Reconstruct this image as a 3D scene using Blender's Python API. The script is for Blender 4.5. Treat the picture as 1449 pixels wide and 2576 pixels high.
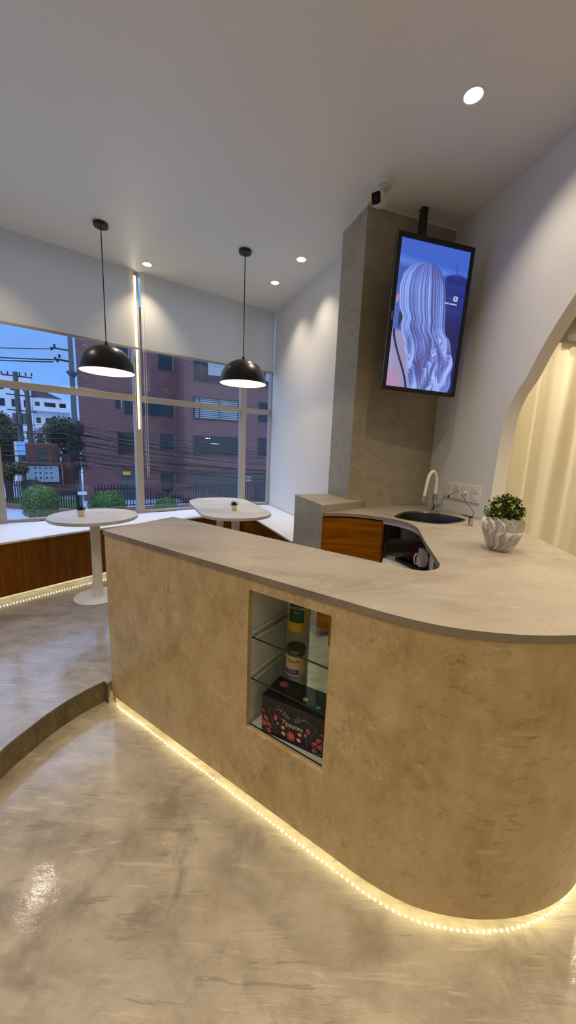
import bpy, bmesh, math, random
import numpy as np
from mathutils import Vector, Matrix
from mathutils.geometry import tessellate_polygon

for _o in list(bpy.data.objects):
    bpy.data.objects.remove(_o)
SC = bpy.context.scene
COL = SC.collection
PI = math.pi
rnd = random.Random(7)

# ------------------------------------------------------------------ camera
cam_d = bpy.data.cameras.new('camera')
cam = bpy.data.objects.new('camera', cam_d)
COL.objects.link(cam)
cam_d.sensor_fit = 'HORIZONTAL'
cam_d.sensor_width = 36.0
cam_d.lens = 36.0 * 900.0 / 1449.0
cam_d.clip_start = 0.02
cam_d.clip_end = 400
_p, _r = math.radians(10.1), math.radians(-2.3)
CAMH = 1.39
_up = -Vector((math.sin(_r) * math.cos(_p), math.cos(_r) * math.cos(_p), math.sin(_p)))   # world up seen in (right, down, forward)
_fw = Vector((0, 0, 1))
_yy = (_fw - _fw.dot(_up) * _up).normalized()
_xx = _yy.cross(_up)
# camera axes in world: right, up, back
_R = Matrix((_xx, _yy, _up))            # rows: world axes in camera (right, down, forward)
right = _R @ Vector((1, 0, 0))
down = _R @ Vector((0, 1, 0))
fwd = _R @ Vector((0, 0, 1))
m = Matrix((right, -down, -fwd)).transposed().to_4x4()
m.translation = Vector((0, 0, CAMH))
cam.matrix_world = m
SC.camera = cam

# ------------------------------------------------------------------ view
SC.view_settings.view_transform = 'Standard'
SC.view_settings.look = 'None'
SC.view_settings.gamma = 1
SC.view_settings.use_curve_mapping = False
SC.view_settings.exposure = 0.55
SC.cycles.max_bounces = 7
SC.cycles.use_adaptive_sampling = True
SC.cycles.adaptive_threshold = 0.05
SC.cycles.diffuse_bounces = 4
SC.cycles.glossy_bounces = 3
SC.cycles.transmission_bounces = 6
SC.cycles.transparent_max_bounces = 16
SC.cycles.sample_clamp_indirect = 4.0
SC.cycles.caustics_reflective = False
SC.cycles.caustics_refractive = False

# light levels
SPOT_W = 60.0           # each ceiling downlight
FAR_K = 0.5             # the downlights nearest the windows are dimmed
BULB_W = 4.2            # each pendant bulb
LED_S = 42.0            # led diodes
SKY_S = 1.0

# ------------------------------------------------------------------ world: overcast blue dusk
W = bpy.data.worlds.new('dusk_sky')
SC.world = W
W.use_nodes = True
nt = W.node_tree
nt.nodes.clear()
_out = nt.nodes.new('ShaderNodeOutputWorld')
_bg = nt.nodes.new('ShaderNodeBackground')
_tc = nt.nodes.new('ShaderNodeTexCoord')
_sep = nt.nodes.new('ShaderNodeSeparateXYZ')
_ramp = nt.nodes.new('ShaderNodeValToRGB')
_map = nt.nodes.new('ShaderNodeMapping')
_map.inputs['Scale'].default_value = (1.6, 1.6, 7.0)
_noi = nt.nodes.new('ShaderNodeTexNoise')
_noi.inputs['Scale'].default_value = 1.7
_noi.inputs['Detail'].default_value = 5
_noi.inputs['Roughness'].default_value = 0.5
_mix = nt.nodes.new('ShaderNodeMix')
_mix.data_type = 'RGBA'
_r2 = nt.nodes.new('ShaderNodeValToRGB')
_r2.color_ramp.elements[0].position = 0.42
_r2.color_ramp.elements[1].position = 0.68
e = _ramp.color_ramp.elements
e[0].position = 0.0; e[0].color = (0.26, 0.43, 0.74, 1)
e[1].position = 1.0; e[1].color = (2.5, 2.9, 3.9, 1)
_e = e.new(0.10); _e.color = (0.15, 0.36, 0.80, 1)
_e = e.new(0.32); _e.color = (0.10, 0.30, 0.78, 1)
_e = e.new(0.55); _e.color = (0.95, 1.28, 2.05, 1)
nt.links.new(_tc.outputs['Generated'], _sep.inputs[0])
nt.links.new(_sep.outputs['Z'], _ramp.inputs[0])
nt.links.new(_tc.outputs['Generated'], _map.inputs[0])
nt.links.new(_map.outputs[0], _noi.inputs['Vector'])
nt.links.new(_noi.outputs['Fac'], _r2.inputs[0])
nt.links.new(_r2.outputs['Color'], _mix.inputs['Factor'])
nt.links.new(_ramp.outputs['Color'], _mix.inputs['A'])
_mix.inputs['B'].default_value = (0.16, 0.27, 0.55, 1)
_mx2 = nt.nodes.new('ShaderNodeMix'); _mx2.data_type = 'RGBA'
_mx2.inputs['Factor'].default_value = 0.55
nt.links.new(_ramp.outputs['Color'], _mx2.inputs['A'])
nt.links.new(_mix.outputs['Result'], _mx2.inputs['B'])
nt.links.new(_mx2.outputs['Result'], _bg.inputs['Color'])
_bg.inputs['Strength'].default_value = SKY_S
nt.links.new(_bg.outputs[0], _out.inputs[0])

# ------------------------------------------------------------------ materials
def s2l(c):
    return tuple((x / 255 / 12.92) if x / 255 <= 0.04045 else ((x / 255 + 0.055) / 1.055) ** 2.4 for x in c)

class MatB:
    """small builder for node materials"""
    def __init__(s, name):
        s.m = bpy.data.materials.new(name)
        s.m.use_nodes = True
        s.nt = s.m.node_tree
        s.p = s.nt.nodes['Principled BSDF']
        s.out = s.nt.nodes['Material Output']
        s._tc = None
    def n(s, t, **k):
        x = s.nt.nodes.new(t)
        for a, b in k.items():
            setattr(x, a, b)
        return x
    def l(s, a, b):
        s.nt.links.new(a, b)
    def co(s, scale=(1, 1, 1), rot=(0, 0, 0), loc=(0, 0, 0)):
        if s._tc is None:
            s._tc = s.n('ShaderNodeTexCoord')
        mp = s.n('ShaderNodeMapping')
        mp.inputs['Scale'].default_value = scale
        mp.inputs['Rotation'].default_value = rot
        mp.inputs['Location'].default_value = loc
        s.l(s._tc.outputs['Object'], mp.inputs[0])
        return mp.outputs[0]
    def noise(s, vec, scale, detail=4, rough=0.5, dist=0.0):
        x = s.n('ShaderNodeTexNoise')
        x.inputs['Scale'].default_value = scale
        x.inputs['Detail'].default_value = detail
        x.inputs['Roughness'].default_value = rough
        x.inputs['Distortion'].default_value = dist
        s.l(vec, x.inputs['Vector'])
        return x.outputs['Fac']
    def ramp(s, fac, stops):
        x = s.n('ShaderNodeValToRGB')
        el = x.color_ramp.elements
        el[0].position, el[0].color = stops[0][0], (*stops[0][1], 1)
        el[1].position, el[1].color = stops[-1][0], (*stops[-1][1], 1)
        for p, c in stops[1:-1]:
            q = el.new(p); q.color = (*c, 1)
        s.l(fac, x.inputs[0])
        return x.outputs['Color']
    def mix(s, fac, a, b, mode='MIX'):
        x = s.n('ShaderNodeMix', data_type='RGBA', blend_type=mode)
        for v, k in ((fac, 'Factor'), (a, 'A'), (b, 'B')):
            if isinstance(v, (int, float)):
                x.inputs[k].default_value = v
            elif isinstance(v, tuple):
                x.inputs[k].default_value = (*v, 1)
            else:
                s.l(v, x.inputs[k])
        return x.outputs['Result']
    def math(s, op, a, b=None):
        x = s.n('ShaderNodeMath', operation=op)
        for i, v in enumerate((a, b)):
            if v is None: continue
            if isinstance(v, (int, float)): x.inputs[i].default_value = v
            else: s.l(v, x.inputs[i])
        return x.outputs[0]
    def bump(s, h, strength=0.2, dist=0.01):
        x = s.n('ShaderNodeBump')
        x.inputs['Strength'].default_value = strength
        x.inputs['Distance'].default_value = dist
        s.l(h, x.inputs['Height'])
        s.l(x.outputs[0], s.p.inputs['Normal'])
    def set(s, **k):
        for a, b in k.items():
            i = s.p.inputs[a.replace('_', ' ')]
            if isinstance(b, tuple) and len(b) == 3: i.default_value = (*b, 1)
            elif isinstance(b, (int, float, tuple)): i.default_value = b
            else: s.l(b, i)
        return s

M = {}
def plain(name, rgb, rough=0.5, metal=0.0, noise=0.0, nscale=8.0, **k):
    b = MatB(name)
    c = s2l(rgb)
    if noise:
        f = b.noise(b.co(), nscale, 5, 0.6)
        c0 = tuple(x * (1 - noise) for x in c); c1 = tuple(min(1, x * (1 + noise)) for x in c)
        b.set(Base_Color=b.ramp(f, [(0.3, c0), (0.7, c1)]))
    else:
        b.set(Base_Color=c)
    b.set(Roughness=rough, Metallic=metal, **k)
    M[name] = b.m
    return b

def emis(name, rgb, strength):
    b = MatB(name)
    b.set(Base_Color=(0.8, 0.8, 0.8), Emission_Color=rgb, Emission_Strength=strength)
    M[name] = b.m
    return b

def cement(name, dark, mid, light, scale=1.0, rough=0.35, bump=0.25, strokes=(3, 11, 3), rot=(0, 0, 0.5), rvar=0.12, stain=None, coat=0.0, coat_r=0.1):
    b = MatB(name)
    v = b.co((scale,) * 3)
    f1 = b.noise(v, 1.6, 6, 0.62, 0.35)
    vs = b.co(tuple(x * scale for x in strokes), rot)
    f2 = b.noise(vs, 1.4, 7, 0.66, 0.3)
    f3 = b.noise(v, 19, 6, 0.7, 0.6)
    c = b.ramp(f1, [(0.30, s2l(dark)), (0.47, s2l(mid)), (0.72, s2l(light))])
    c2 = b.ramp(f2, [(0.33, s2l(dark)), (0.55, s2l(mid)), (0.75, s2l(light))])
    c = b.mix(0.45, c, c2)
    c = b.mix(b.ramp(f3, [(0.62, (0, 0, 0)), (0.8, (0.35, 0.35, 0.35))]), c, tuple(x * 0.6 for x in s2l(dark)))
    # fine trowel marks: thin dark streaks
    f4 = None
    for q_, (ra, rb_, rc) in enumerate(((0.2, 0.1, rot[2] + 0.7), (0.9, -0.5, rot[2] - 0.5), (-0.6, 0.8, rot[2] + 1.9))):
        vt = b.co((3.0 * scale, 26 * scale, 11 * scale), (ra, rb_, rc), (q_ * 7.3, q_ * 3.1, q_ * 5.7))
        fk = b.noise(vt, 1.3, 4, 0.62, 0.5)
        patch = b.ramp(b.noise(b.co((1.5 * scale,) * 3, (0, 0, 0), (q_ * 4.4, 2.2, q_ * 1.9)), 1.7, 2, 0.5), [(0.46, (0, 0, 0)), (0.58, (1, 1, 1))])
        dk = b.ramp(fk, [(0.60, (0, 0, 0)), (0.66, (0.42, 0.42, 0.42)), (0.72, (0, 0, 0))])
        c = b.mix(b.mix(1.0, dk, patch, 'MULTIPLY'), c, tuple(x * 0.5 for x in s2l(dark)))
        lt_k = b.ramp(fk, [(0.34, (0.35, 0.35, 0.35)), (0.40, (0, 0, 0))])
        c = b.mix(b.mix(1.0, lt_k, patch, 'MULTIPLY'), c, tuple(min(1, x * 1.2) for x in s2l(light)))
        f4 = fk if f4 is None else f4
    if stain:
        fs = b.noise(b.co((1.3 * scale,) * 3, (0, 0, 0), (3.1, 1.7, 0.4)), 1.2, 8, 0.7, 1.5)
        c = b.mix(b.ramp(fs, [(0.56, (0, 0, 0)), (0.70, (0.75, 0.75, 0.75))]), c, s2l(stain))
    b.set(Base_Color=c)
    rr = b.n('ShaderNodeMapRange')
    rr.inputs['From Min'].default_value = 0.3; rr.inputs['From Max'].default_value = 0.7
    rr.inputs['To Min'].default_value = rough - rvar; rr.inputs['To Max'].default_value = rough + rvar
    b.l(f1, rr.inputs['Value'])
    b.set(Roughness=rr.outputs[0])
    h = b.math('ADD', b.math('MULTIPLY', f2, 0.7), b.math('MULTIPLY', f4, 0.6))
    h = b.math('ADD', h, b.math('MULTIPLY', f3, 0.12))
    b.bump(h, bump, 0.012)
    if coat:
        b.set(Coat_Weight=coat, Coat_Roughness=coat_r)
        bc = b.n('ShaderNodeBump'); bc.inputs['Strength'].default_value = 0.10; bc.inputs['Distance'].default_value = 0.012
        b.l(f2, bc.inputs['Height']); b.l(bc.outputs[0], b.p.inputs['Coat Normal'])
    M[name] = b.m
    return b

cement('microcement_floor', (124, 110, 90), (182, 168, 144), (206, 194, 170), 1.0, 0.42, 0.30, stain=(122, 110, 92), coat=0.9, coat_r=0.07, strokes=(4, 6.5, 4))
cement('microcement_platform', (112, 101, 92), (164, 152, 138), (190, 180, 166), 1.0, 0.40, 0.30, stain=(108, 98, 92), coat=0.9, coat_r=0.12, strokes=(4, 6.5, 4))
cement('microcement_panel', (172, 140, 88), (210, 184, 132), (228, 205, 160), 2.0, 0.38, 0.20, strokes=(4, 4, 1.8), rot=(0, 0, 0), rvar=0.06, stain=(184, 148, 94), coat=0.25, coat_r=0.16)
cement('step_riser', (70, 60, 42), (112, 100, 72), (158, 143, 106), 3.0, 0.5, 0.4, strokes=(9, 9, 2), rot=(0, 0, 0), stain=(58, 50, 34))
cement('polished_cement', (146, 136, 112), (166, 156, 132), (182, 172, 149), 1.4, 0.5, 0.12, strokes=(3, 3, 7), rot=(0, 0, 0), rvar=0.05)

def paint(name, rgb, rough=0.6):
    b = MatB(name)
    f = b.noise(b.co(), 2.0, 3)
    c = s2l(rgb)
    b.set(Base_Color=b.ramp(f, [(0.3, tuple(x * .985 for x in c)), (0.7, c)]), Roughness=rough)
    b.bump(b.noise(b.co(), 160, 3), 0.03, 0.002)
    M[name] = b.m
paint('ceiling_paint', (224, 221, 213), 0.45)
paint('wall_paint', (228, 225, 219))

def slab(name, base, vein, dark):
    b = MatB(name)
    v = b.co((1, 1, 1), (0, 0, 0.6))
    f = b.noise(b.co((1.2, 3.4, 2), (0, 0, 0.5)), 1.5, 7, 0.55, 0.8)
    c = b.ramp(f, [(0.3, s2l(dark)), (0.52, s2l(base)), (0.75, tuple(min(1, x * 1.1) for x in s2l(base)))])
    def veins(scale, dist, lo, w, col, amt, rot):
        x = b.noise(b.co((1, 2.2, 1), (0, 0, rot), (scale, 2, 1)), scale, 4, 0.5, dist)
        d = b.math('ABSOLUTE', b.math('SUBTRACT', x, 0.5))
        return b.ramp(d, [(0.0, (amt,) * 3), (w, (0, 0, 0))]), col
    for args in ((1.3, 0.4, 0, 0.010, vein, 0.26, 0.9), (1.9, 0.3, 0, 0.005, vein, 0.28, -0.5), (1.1, 0.4, 0, 0.0028, (120, 108, 92), 0.4, 1.6)):
        k, col = veins(*args)
        c = b.mix(k, c, s2l(col))
    f5 = b.noise(b.co(), 60, 3)
    c = b.mix(b.ramp(f5, [(0.45, (0, 0, 0)), (0.75, (0.12, 0.12, 0.12))]), c, s2l(dark))
    b.set(Base_Color=c, Roughness=0.42)
    M[name] = b.m
slab('stone_slab', (165, 154, 137), (198, 188, 170), (144, 133, 116))
slab('stone_edge', (150, 138, 120), (168, 157, 138), (120, 108, 92))
slab('table_slab', (204, 198, 188), (224, 219, 210), (186, 180, 170))

def wood(name, c0, c1, c2, scale=(14, 14, 1.0), rough=0.35):
    b = MatB(name)
    f = b.noise(b.co(scale), 2.4, 6, 0.6, 0.7)
    f2 = b.noise(b.co(tuple(x * 4 for x in scale)), 3.5, 4, 0.6, 0.3)
    c = b.ramp(f, [(0.3, s2l(c0)), (0.5, s2l(c1)), (0.72, s2l(c2))])
    c = b.mix(b.ramp(f2, [(0.5, (0, 0, 0)), (0.8, (0.4, 0.4, 0.4))]), c, s2l(c0))
    b.set(Base_Color=c, Roughness=rough)
    b.p.inputs['Specular IOR Level'].default_value = 0.22
    b.bump(f2, 0.05, 0.002)
    M[name] = b.m
wood('walnut_veneer', (98, 52, 0), (124, 72, 2), (142, 86, 4))
wood('walnut_veneer_across', (106, 58, 0), (140, 82, 2), (160, 98, 4), (1.2, 1.2, 16))

plain('white_laminate', (238, 238, 240), 0.35)
plain('white_powder_coat', (226, 221, 210), 0.4)
plain('frame_aluminium', (170, 162, 148), 0.45, 0.0)
plain('black_metal', (17, 16, 14), 0.33)
plain('black_plastic', (9, 9, 9), 0.5)
plain('dark_cable', (30, 28, 26), 0.6)
plain('shade_inner', (250, 240, 220), 0.5)
plain('chrome', (196, 196, 198), 0.14, 1.0)
plain('brushed_steel', (98, 96, 90), 0.36, 1.0, 0.08, 40)
plain('white_plastic', (233, 228, 214), 0.35)
plain('white_rubber', (236, 230, 214), 0.45)
plain('grey_laminate', (214, 214, 202), 0.4, 0, 0.03)
plain('led_tape', (220, 214, 190), 0.6)
plain('camera_white', (214, 207, 192), 0.4)
plain('dark_glass', (6, 6, 8), 0.08)
plain('rail_grey', (150, 143, 130), 0.4)
plain('outlet_dark', (60, 55, 45), 0.6)

emis('downlight_lens', (1.0, 0.90, 0.74), 6.0)
emis('bulb_glow', (1.0, 0.80, 0.50), 5.0)
emis('led_glow', (1.0, 0.92, 0.54), LED_S)
emis('led_tube_glow', (1.0, 0.93, 0.66), 6.0)

def glass_pane(name, tint, ior=1.45, rough=0.0, extra=0.0):
    b = MatB(name)
    b.nt.nodes.remove(b.p)
    lw = b.n('ShaderNodeLayerWeight'); lw.inputs['Blend'].default_value = 0.5
    f0 = ((ior - 1) / (ior + 1)) ** 2
    fac = b.math('ADD', b.math('MULTIPLY', b.math('POWER', lw.outputs['Facing'], 5.0), 1 - f0), f0 + extra)
    tr = b.n('ShaderNodeBsdfTransparent'); tr.inputs['Color'].default_value = (*tint, 1)
    gl = b.n('ShaderNodeBsdfGlossy'); gl.inputs['Roughness'].default_value = rough
    gl.inputs['Color'].default_value = (0.95, 0.97, 1, 1)
    mx = b.n('ShaderNodeMixShader')
    b.l(fac, mx.inputs[0])
    b.l(tr.outputs[0], mx.inputs[1]); b.l(gl.outputs[0], mx.inputs[2])
    b.l(mx.outputs[0], b.out.inputs['Surface'])
    M[name] = b.m
glass_pane('window_glass', (0.93, 0.96, 0.98))
glass_pane('shelf_glass', (0.90, 0.95, 0.92), 1.35)
b = plain('glass_edge', (22, 46, 34), 0.15)

def fabric(name, rgb, trans, tr_rgb=None, rough=0.9):
    b = MatB(name)
    c = s2l(rgb)
    b.set(Base_Color=c, Roughness=rough)
    b.p.inputs['Specular IOR Level'].default_value = 0.1
    t = b.n('ShaderNodeBsdfTranslucent'); t.inputs['Color'].default_value = (*(s2l(tr_rgb) if tr_rgb else c), 1)
    mx = b.n('ShaderNodeMixShader'); mx.inputs[0].default_value = trans
    b.l(b.p.outputs[0], mx.inputs[1]); b.l(t.outputs[0], mx.inputs[2])
    b.l(mx.outputs[0], b.out.inputs['Surface'])
    b.bump(b.noise(b.co(), 300, 2), 0.05, 0.001)
    M[name] = b.m
fabric('blind_fabric', (236, 232, 222), 0.45)
fabric('curtain_fabric', (240, 234, 216), 0.42, (244, 234, 200))

# ------------------------------------------------------------------ mesh builder
def cr(pts, n=8, closed=False):
    """Catmull-Rom through points"""
    P = [Vector(p) for p in pts]
    out = []
    L = len(P)
    for i in range(L if closed else L - 1):
        p1, p2 = P[i], P[(i + 1) % L]
        p0 = P[i - 1] if (i > 0 or closed) else p1 + (p1 - p2)
        p3 = P[(i + 2) % L] if (i + 2 < L or closed) else p2 + (p2 - p1)
        for k in range(n):
            t = k / n
            out.append(0.5 * ((2 * p1) + (p2 - p0) * t + (2 * p0 - 5 * p1 + 4 * p2 - p3) * t * t + (3 * p1 - p0 - 3 * p2 + p3) * t ** 3))
    if not closed: out.append(P[-1])
    return out

def offset2(pts, d):
    """offset an open 2D polyline to its left by d"""
    P = [Vector(p[:2]) for p in pts]
    out = []
    for i, p in enumerate(P):
        a = P[max(0, i - 1)]; c = P[min(len(P) - 1, i + 1)]
        t1 = (p - a).normalized() if i > 0 else (c - p).normalized()
        t2 = (c - p).normalized() if i < len(P) - 1 else t1
        n1 = Vector((-t1.y, t1.x)); n2 = Vector((-t2.y, t2.x))
        nn = (n1 + n2)
        if nn.length < 1e-6: nn = n1
        nn.normalize()
        out.append(p + nn * d / max(0.3, nn.dot(n1)))
    return out

class MB:
    def __init__(s):
        s.v, s.f, s.mi = [], [], []
    def add(s, vs, fs, mi=0):
        b0 = len(s.v)
        s.v += [tuple(v) for v in vs]
        s.f += [tuple(i + b0 for i in f) for f in fs]
        s.mi += [mi] * len(fs)
        return s
    def box(s, c, size, rz=0.0, mi=0, mat=None):
        x, y, z = (q / 2 for q in size)
        vs = [Vector((a * x, b * y, d * z)) for d in (-1, 1) for a, b in ((-1, -1), (1, -1), (1, 1), (-1, 1))]
        R = mat if mat is not None else Matrix.Rotation(rz, 3, 'Z')
        vs = [R @ v + Vector(c) for v in vs]
        return s.add(vs, [(3, 2, 1, 0), (4, 5, 6, 7), (0, 1, 5, 4), (1, 2, 6, 5), (2, 3, 7, 6), (3, 0, 4, 7)], mi)
    def bar(s, a, b, w, h, mi=0):
        """bar between two points, w across (horizontal), h the other way"""
        a, b = Vector(a), Vector(b)
        d = b - a; L = d.length; d.normalize()
        up = Vector((0, 0, 1)) if abs(d.z) < 0.95 else Vector((0, 1, 0))
        x = d.cross(up).normalized(); y = x.cross(d)
        R = Matrix((x, d, y)).transposed()
        return s.box((a + b) / 2, (w, L, h), 0, mi, R)
    def prism(s, poly, z0, z1, holes=(), mi=0, mi_side=None, caps=True):
        loops = [[Vector((p[0], p[1], 0)) for p in poly]] + [[Vector((p[0], p[1], 0)) for p in h] for h in holes]
        if mi_side is None: mi_side = mi
        flat = [p for l in loops for p in l]
        n = len(flat)
        tris = tessellate_polygon(loops) if caps else []
        vs = [(p.x, p.y, z0) for p in flat] + [(p.x, p.y, z1) for p in flat]
        top, bot = [], []
        for t in tris:
            a, b_, c = (flat[i] for i in t)
            if (b_ - a).cross(c - a).z < 0: t = (t[0], t[2], t[1])
            top.append(tuple(i + n for i in t)); bot.append((t[2], t[1], t[0]))
        s.add(vs, top + bot, mi)
        b0 = len(s.v) - 2 * n
        k = 0
        for li, l in enumerate(loops):
            area = sum(l[i].x * l[(i + 1) % len(l)].y - l[(i + 1) % len(l)].x * l[i].y for i in range(len(l)))
            ccw = (area > 0) == (li == 0)
            for i in range(len(l)):
                a, b_ = b0 + k + i, b0 + k + (i + 1) % len(l)
                q = (a, b_, b_ + n, a + n)
                s.f.append(q if ccw else q[::-1]); s.mi.append(mi_side)
            k += len(l)
        return s
    def lathe(s, prof, c=(0, 0, 0), seg=32, mi=0, mat=None, cap0=False, cap1=False):
        vs, fs = [], []
        c = Vector(c)
        for r, z in prof:
            for k in range(seg):
                a = 2 * PI * k / seg
                p = Vector((r * math.cos(a), r * math.sin(a), z))
                if mat is not None: p = mat @ p
                vs.append(p + c)
        for i in range(len(prof) - 1):
            for k in range(seg):
                k2 = (k + 1) % seg
                fs.append((i * seg + k, i * seg + k2, (i + 1) * seg + k2, (i + 1) * seg + k))
        if cap0: fs.append(tuple(reversed(range(seg))))
        if cap1: fs.append(tuple((len(prof) - 1) * seg + k for k in range(seg)))
        return s.add(vs, fs, mi)
    def cyl(s, c, r, h, seg=24, mi=0, mat=None, bev=0.0):
        """solid cylinder from base centre c"""
        if bev:
            pr = [(r - bev, 0), (r, bev), (r, h - bev), (r - bev, h)]
        else:
            pr = [(r, 0), (r, h)]
        return s.lathe(pr, c, seg, mi, mat, True, True)
    def tube(s, pts, r, seg=8, mi=0, closed=False):
        P = [Vector(p) for p in pts]
        L = len(P)
        vs, fs = [], []
        rr = r if hasattr(r, '__len__') else [r] * L
        t0 = (P[1] - P[0]).normalized()
        up = Vector((0, 0, 1)) if abs(t0.z) < 0.9 else Vector((1, 0, 0))
        x = t0.cross(up).normalized()
        for i in range(L):
            if closed: t = (P[(i + 1) % L] - P[i - 1]).normalized()
            else: t = (P[min(L - 1, i + 1)] - P[max(0, i - 1)]).normalized()
            x = (x - x.dot(t) * t).normalized()
            y = t.cross(x)
            for k in range(seg):
                a = 2 * PI * k / seg
                vs.append(P[i] + (x * math.cos(a) + y * math.sin(a)) * rr[i])
        for i in range(L if closed else L - 1):
            j = (i + 1) % L
            for k in range(seg):
                k2 = (k + 1) % seg
                fs.append((i * seg + k, i * seg + k2, j * seg + k2, j * seg + k))
        if not closed:
            fs.append(tuple(reversed(range(seg)))); fs.append(tuple((L - 1) * seg + k for k in range(seg)))
        return s.add(vs, fs, mi)
    def wall(s, pts, z0, z1, th, mi=0):
        """vertical sheet of thickness th along a 2D polyline, th to the left"""
        o = [Vector(p[:2]) for p in pts]
        i_ = offset2(o, th)
        return s.prism(o + i_[::-1], z0, z1, mi=mi)
    def ball(s, c, r, seg=16, rings=10, mi=0, sx=1, sy=1, sz=1):
        pr = [(max(1e-4, r * math.sin(PI * i / rings)), -r * math.cos(PI * i / rings)) for i in range(rings + 1)]
        return s.lathe(pr, c, seg, mi, Matrix.Diagonal((sx, sy, sz)))
    def text(s, body, size, mat, mi=0, extrude=0.0, shear=0.0, align='CENTER', spacing=1.0):
        cu = bpy.data.curves.new('txt', 'FONT')
        cu.body = body; cu.size = size; cu.align_x = align; cu.align_y = 'CENTER'
        cu.extrude = extrude; cu.shear = shear; cu.space_character = spacing
        cu.resolution_u = 3
        o = bpy.data.objects.new('txt', cu)
        COL.objects.link(o)
        dg = bpy.context.evaluated_depsgraph_get()
        me = o.evaluated_get(dg).to_mesh()
        s.add([mat @ v.co for v in me.vertices], [tuple(p.vertices) for p in me.polygons], mi)
        o.evaluated_get(dg).to_mesh_clear()
        bpy.data.objects.remove(o); bpy.data.curves.remove(cu)
        return s
    def build(s, name, mats, parent=None, loc=None, bevel=0.0, sharp=35, kind=None, label=None):
        """mesh object; vertices are given in world space and made local to the parent thing (or to loc)"""
        if not isinstance(mats, (list, tuple)): mats = [mats]
        base = Vector(loc) if loc is not None else (Vector(WL[parent.name]) if parent is not None else Vector((0, 0, 0)))
        me = bpy.data.meshes.new(name)
        me.from_pydata([Vector(v) - base for v in s.v], [], s.f)
        for mm in mats: me.materials.append(M[mm])
        me.polygons.foreach_set('material_index', s.mi)
        me.polygons.foreach_set('use_smooth', [True] * len(me.polygons))
        me.update()
        me.set_sharp_from_angle(angle=math.radians(sharp))
        o = bpy.data.objects.new(name, me)
        COL.objects.link(o)
        if parent is not None:
            o.parent = parent
            o.location = (0, 0, 0)
        else:
            o.location = base
        WL[o.name] = tuple(base)
        if bevel:
            md = o.modifiers.new('bevel', 'BEVEL'); md.width = bevel; md.segments = 2; md.limit_method = 'ANGLE'; md.angle_limit = math.radians(50)
        if kind: o['kind'] = kind
        if label: o['label'] = label
        return o
WL = {}

def tag(o, label, cat, group=None, kind=None):
    o['label'] = label; o['category'] = cat
    if group: o['group'] = group
    if kind: o['kind'] = kind
    return o
def thing(name, label, cat, loc=(0, 0, 0), group=None):
    o = bpy.data.objects.new(name, None)
    COL.objects.link(o)
    o.location = loc
    o.empty_display_size = 0.05
    WL[o.name] = tuple(loc)
    return tag(o, label, cat, group)
def copy_tree(o, loc, label=None, rz=0.0):
    def rec(x, par):
        c = x.copy(); COL.objects.link(c)
        if par is not None: c.parent = par
        for ch in list(x.children): rec(ch, c)
        return c
    c = rec(o, None)
    c.location = loc
    c.rotation_euler = (0, 0, rz)
    if label: c['label'] = label
    WL[c.name] = tuple(loc)
    return c
def lamp(name, kind, loc, energy, color, parent=None, **k):
    d = bpy.data.lights.new(name, kind)
    d.energy = energy; d.color = color
    for a, b_ in k.items(): setattr(d, a, b_)
    o = bpy.data.objects.new(name, d)
    COL.objects.link(o)
    if parent is not None:
        o.parent = parent
        loc = Vector(loc) - Vector(WL[parent.name])
    o.location = loc
    return o
# ------------------------------------------------------------------ room: heights in metres above the raised platform
H = 3.25                # ceiling
ZF = -0.13              # lower floor
ZT = 0.914              # counter top
M0, M1, M2, M3, MR = (-3.85, 2.45), (-2.867, 3.513), (-1.81, 4.36), (-0.68, 5.236), (-0.298, 5.45)
P1, P2, P3 = Vector((0.514, 3.09)), Vector((0.378, 3.466)), Vector((1.3196, 3.3805))
P4 = P2 + (P3 - P1)
WJ = (1.2305, 3.72)      # wall behind the sink meets the pillar
WC = (1.487, 2.69)      # bend where the arch wall begins
AD = Vector((0.185, -0.983)).normalized()       # along the arch wall, towards the street door
WE = Vector(WC) + AD * 5.6
LX, BY = -4.6, -2.9     # shell behind the photographer
RX, RY = 4.3, 4.6       # room beyond the arch

def struct(name, mb, mats, **k):
    return mb.build(name, mats, kind='structure', **k)

# lower floor, platform and its worn riser
step = cr([(-1.27, -2.6), (-1.27, -0.6), (-1.268, 0.6), (-1.262, 1.1), (-1.249, 1.384), (-1.227, 1.5), (-1.183, 1.649), (-1.121, 1.779), (-1.041, 1.891)], 5)
step = [p for p in step]
plat_front = [(-1.01, 1.872), (-0.985, 1.94), (0.19, 1.19), (0.36, 1.07), (0.52, 1.01), (0.70, 0.99), (0.90, 1.02), (1.10, 1.13), (1.25, 1.30), (1.34, 1.55), (1.38, 1.80), (1.46, 2.28), (1.46, 2.66)]
struct('floor', MB().prism([(LX - .2, BY - .2), (RX, BY - .2), (RX, RY), (LX - .2, RY + 1.6)], ZF - 0.2, ZF), 'microcement_floor')
poly = [(LX, BY)] + [(-1.27, BY)] + [tuple(p[:2]) for p in step] + [(-1.012, 1.872), (-0.99, 1.915), (-0.765, 2.325), (0.05, 3.29), (0.37, 3.47), (0.47, 3.66), (-0.3, 5.42), (-0.68, 5.2), (-1.81, 4.34), (-2.867, 3.49), (-3.85, 2.43), (LX, 1.2)]
struct('floor_platform', MB().prism(poly, ZF + 0.001, 0.0), 'microcement_platform')
rs = [(-1.27, BY)] + [tuple(p[:2]) for p in step] + [(-1.006, 1.870)]
rsb = MB().wall([(p[0], p[1]) for p in rs], ZF, -0.004, -0.004)
struct('trim_step', rsb, 'step_riser')

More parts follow.
